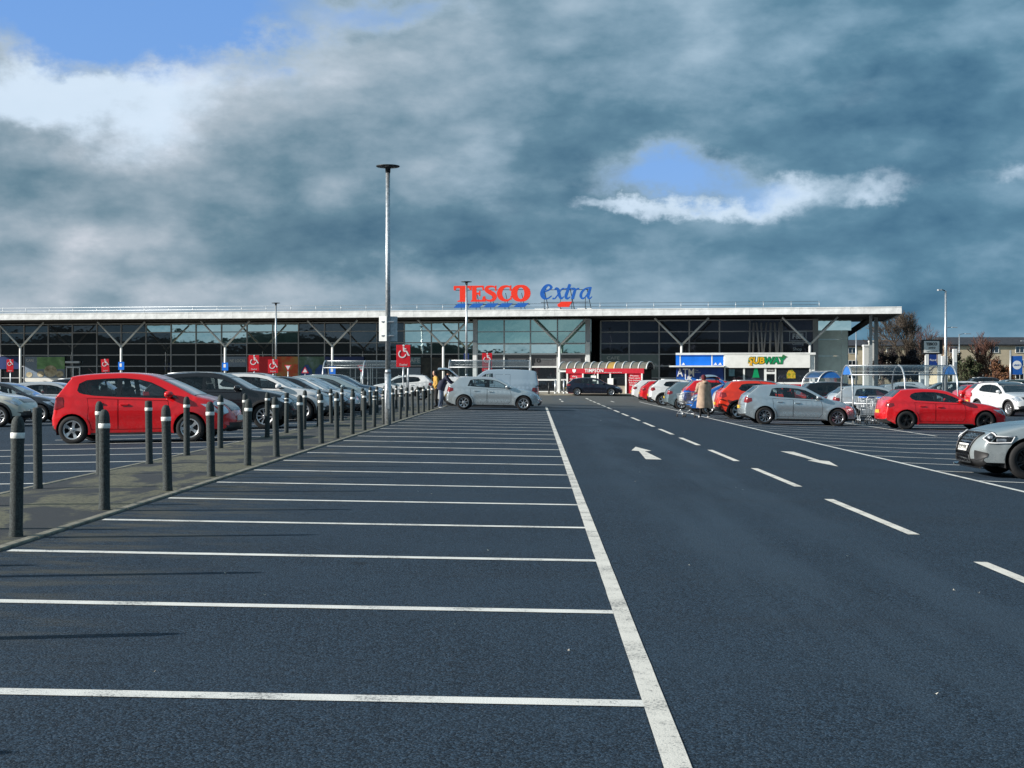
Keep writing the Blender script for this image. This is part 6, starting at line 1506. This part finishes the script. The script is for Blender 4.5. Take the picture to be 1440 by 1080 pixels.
for z, x, a, b in ((.84, -.06, .17, .21), (.95, -.04, .175, .215), (1.10, .01, .175, .21), (1.22, .08, .18, .215)): rr.append([(x + a * math.cos(k * .3927), b * math.sin(k * .3927), z + (.05 * math.cos(k * .3927) * -1)) for k in range(16)])
jk.add([p for r_ in rr for p in r_], [(i * 16 + k, i * 16 + (k + 1) % 16, i * 16 + 16 + (k + 1) % 16, i * 16 + 16 + k) for i in range(3) for k in range(16)], True); jk.build('jacket', 'navycloth', man)
# child-sized figure in mustard behind the last bollards
pc_ = at(617, 67.5); kid = thing('person', 'person in mustard jacket standing behind the last bollards', 'person', (pc_.x - .12, pc_.y, pc_.z), R(200), 'shoppers in the car park')
J = dict(pelvis=(0, 0, .90, .13), waist=(.01, 0, 1.05, .14), chest=(.03, 0, 1.27, .155), neck=(.04, 0, 1.44, .06), crown=(.05, 0, 1.50, .055), hl=(0, .09, .84, .10), kl=(.02, .10, .46, .07), al=(-.02, .10, .09, .048), tl=(.12, .11, .04, .04), hr=(0, -.09, .84, .10), kr=(.0, -.10, .46, .07), ar=(-.05, -.10, .09, .048), tr=(.09, -.11, .04, .04),
         sl=(.03, .19, 1.35, .08), el=(.0, .25, 1.10, .06), wl=(.14, .22, .92, .045), sr=(.03, -.19, 1.35, .08), er=(.0, -.25, 1.10, .06), wr=(.14, -.22, .92, .045))
body(kid, J, LEGS + TOP, ['mustard', 'blackcloth', 'blackcloth', 'skin'], lambda p: 1 if p.z < .86 and abs(p.y) < .2 else (3 if p.z > 1.44 and abs(p.y) < .08 else 0))
head(kid, (.07, 0, 1.58), 0, 0); hand(kid, (.15, .22, .91), (.4, 0, -1)); hand(kid, (.15, -.22, .91), (.4, 0, -1), -1)
# shopper in the long beige coat, seen from behind, pushing a trolley
pw = at(990.5, 58); wo = thing('person', 'shopper in long beige hooded coat and dark red hat, seen from behind with a trolley', 'person', (pw.x, pw.y, gz(pw.x, pw.y)), R(108), 'shoppers in the car park')
J = dict(pelvis=(0, 0, .93, .14), waist=(.01, 0, 1.08, .14), chest=(.03, 0, 1.30, .155), neck=(.05, 0, 1.46, .06), crown=(.07, 0, 1.52, .055), hl=(0, .10, .87, .105), kl=(.06, .12, .48, .07), al=(.10, .13, .09, .05), tl=(.24, .14, .045, .042), hr=(0, -.10, .87, .105), kr=(.0, -.14, .48, .07), ar=(-.12, -.15, .10, .05), tr=(.02, -.16, .045, .042),
         sl=(.04, .19, 1.38, .085), el=(.10, .25, 1.13, .06), wl=(.33, .22, 1.06, .045), sr=(.04, -.19, 1.38, .085), er=(.10, -.25, 1.13, .06), wr=(.33, -.22, 1.06, .045))
body(wo, J, LEGS + TOP, ['camel', 'blackcloth', 'whiteshoe', 'skin'], lambda p: 2 if p.z < .085 else (1 if p.z < .86 else (3 if p.z > 1.46 and abs(p.y) < .09 else 0)))
head(wo, (.09, 0, 1.60), 0, R(10), 'hair', 'redhat'); hand(wo, (.34, .22, 1.055), (1, 0, -.1)); hand(wo, (.34, -.22, 1.055), (1, 0, -.1), -1)
ct = MB(); rr = []; r9 = random.Random(4)
for z, x, a, b in ((.42, -.02, .25, .33), (.55, -.02, .245, .325), (.75, -.01, .225, .30), (.95, 0, .205, .275), (1.12, .01, .195, .26), (1.28, .02, .195, .265), (1.40, .03, .165, .235), (1.47, .03, .10, .13)):
    rr.append([(x + (a + (1.45 - z) * .028 * math.sin(k * 1.9 + 1)) * math.cos(k * .2618), (b + (1.45 - z) * .03 * math.sin(k * 2.3)) * math.sin(k * .2618), z + (.015 * math.sin(k * 1.3) if z < .5 else 0)) for k in range(24)])
ct.add([p for r_ in rr for p in r_], [(i * 24 + k, i * 24 + (k + 1) % 24, i * 24 + 24 + (k + 1) % 24, i * 24 + 24 + k) for i in range(7) for k in range(24)], True); ct.build('coat', 'camel', wo)
sl_ = MB()
for s_ in (-1, 1): sl_.tube([(.04, s_ * .20, 1.38), (.08, s_ * .265, 1.16), (.11, s_ * .25, 1.10), (.31, s_ * .225, 1.06)], [.10, .085, .08, .062], 10)
sl_.build('sleeves', 'camel', wo)
hd = MB().lathe([(.0, 0), (.09, .02), (.125, .09), (.10, .15)], n=14); hd.v = [(x * .8 - .10, y, z * .9 + 1.36) for x, y, z in hd.v]; hd.build('hood', 'camel', wo)
t2 = copy_tree(tr0); t2['label'] = 'shopping trolley loaded with white and blue bags, pushed by the shopper in the beige coat'
fw = Vector((math.cos(R(108)), math.sin(R(108)), 0)); sw = Vector((math.sin(R(108)), -math.cos(R(108)), 0)); tp = wo.location + fw * .74 - sw * .50; t2.location = (tp.x, tp.y, gz(tp.x, tp.y)); t2.rotation_euler.z = R(108)
def bag(name, label, mat, off, dims, seed):
    r = random.Random(seed); w_ = t2.matrix_basis @ Vector(off); o = thing(name, label, 'bag', (w_.x, w_.y, w_.z), R(108))
    mb = MB(); a, b, h = dims; rings = []
    for z, k in ((0, .85), (h * .3, 1.0), (h * .7, .95), (h, .72)): rings.append([(a / 2 * k * (abs(math.cos(q * .3927)) ** .5) * math.copysign(1, math.cos(q * .3927)) + r.uniform(-.012, .012), b / 2 * k * (abs(math.sin(q * .3927)) ** .5) * math.copysign(1, math.sin(q * .3927)) + r.uniform(-.012, .012), z + r.uniform(-.01, .01)) for q in range(16)])
    mb.add([p for q in rings for p in q], [(i * 16 + k, i * 16 + (k + 1) % 16, i * 16 + 16 + (k + 1) % 16, i * 16 + 16 + k) for i in range(3) for k in range(16)] + [tuple(range(15, -1, -1)), tuple(range(48, 64))], True); mb.build('sack', mat, o)
    for s_ in (-1, 1): MB().tube([(-.07, s_ * b * .2, h * .95), (-.05, s_ * b * .25, h + .08), (.05, s_ * b * .25, h + .08), (.07, s_ * b * .2, h * .95)], .008, 5).build('handle', mat, o)
M['bagwhite'] = pbr('white_plastic_bag', (.74, .75, .72), .45, var=.1, vscale=9); M['bagblue'] = pbr('blue_plastic_bag', (.03, .07, .26), .45, var=.25, vscale=9)
bag('carrier_bag', 'white carrier bag lying in the loaded shopping trolley', 'bagwhite', (.16, 0, .63), (.36, .30, .34), 1)
bag('carrier_bag', 'dark blue carrier bag at the handle end of the loaded trolley', 'bagblue', (-.18, 0, .68), (.28, .34, .40), 2)

# ------------------------------------------------------------------ litter: fallen leaves and scraps on the tarmac
sc_ = MB(); r5 = random.Random(77)
for px, py in ((963, 603.5), (1000, 604), (687, 776), (687, 775), (317, 813), (372, 843), (216, 954), (160, 832), (1315, 968), (970, 792), (1376, 823), (1342, 820), (800, 915), (1192, 775), (1045, 684), (1035, 681), (900, 662), (893, 675), (607, 697), (588, 694), (845, 590), (640, 880)):
    Y = FPX * 1.44 / (py - HOR); p = at(px, Y); s_ = r5.uniform(.010, .022) * (1.8 if py < 610 else 1); a = r5.uniform(0, 3); v = [Vector((s_ * math.cos(a + k * 1.2566) * (1 if k % 2 else .6), s_ * math.sin(a + k * 1.2566) * .7, .012 + .01 * (k % 2))) + p for k in range(5)]
    sc_.add(v, [(0, 1, 2, 3, 4)])
M['scrap'] = pbr('pale_scraps', (.50, .48, .42), .8, var=.3)
tag(sc_.build('litter', 'scrap'), 'tiny pale scraps and leaves scattered on the tarmac', kind='stuff')
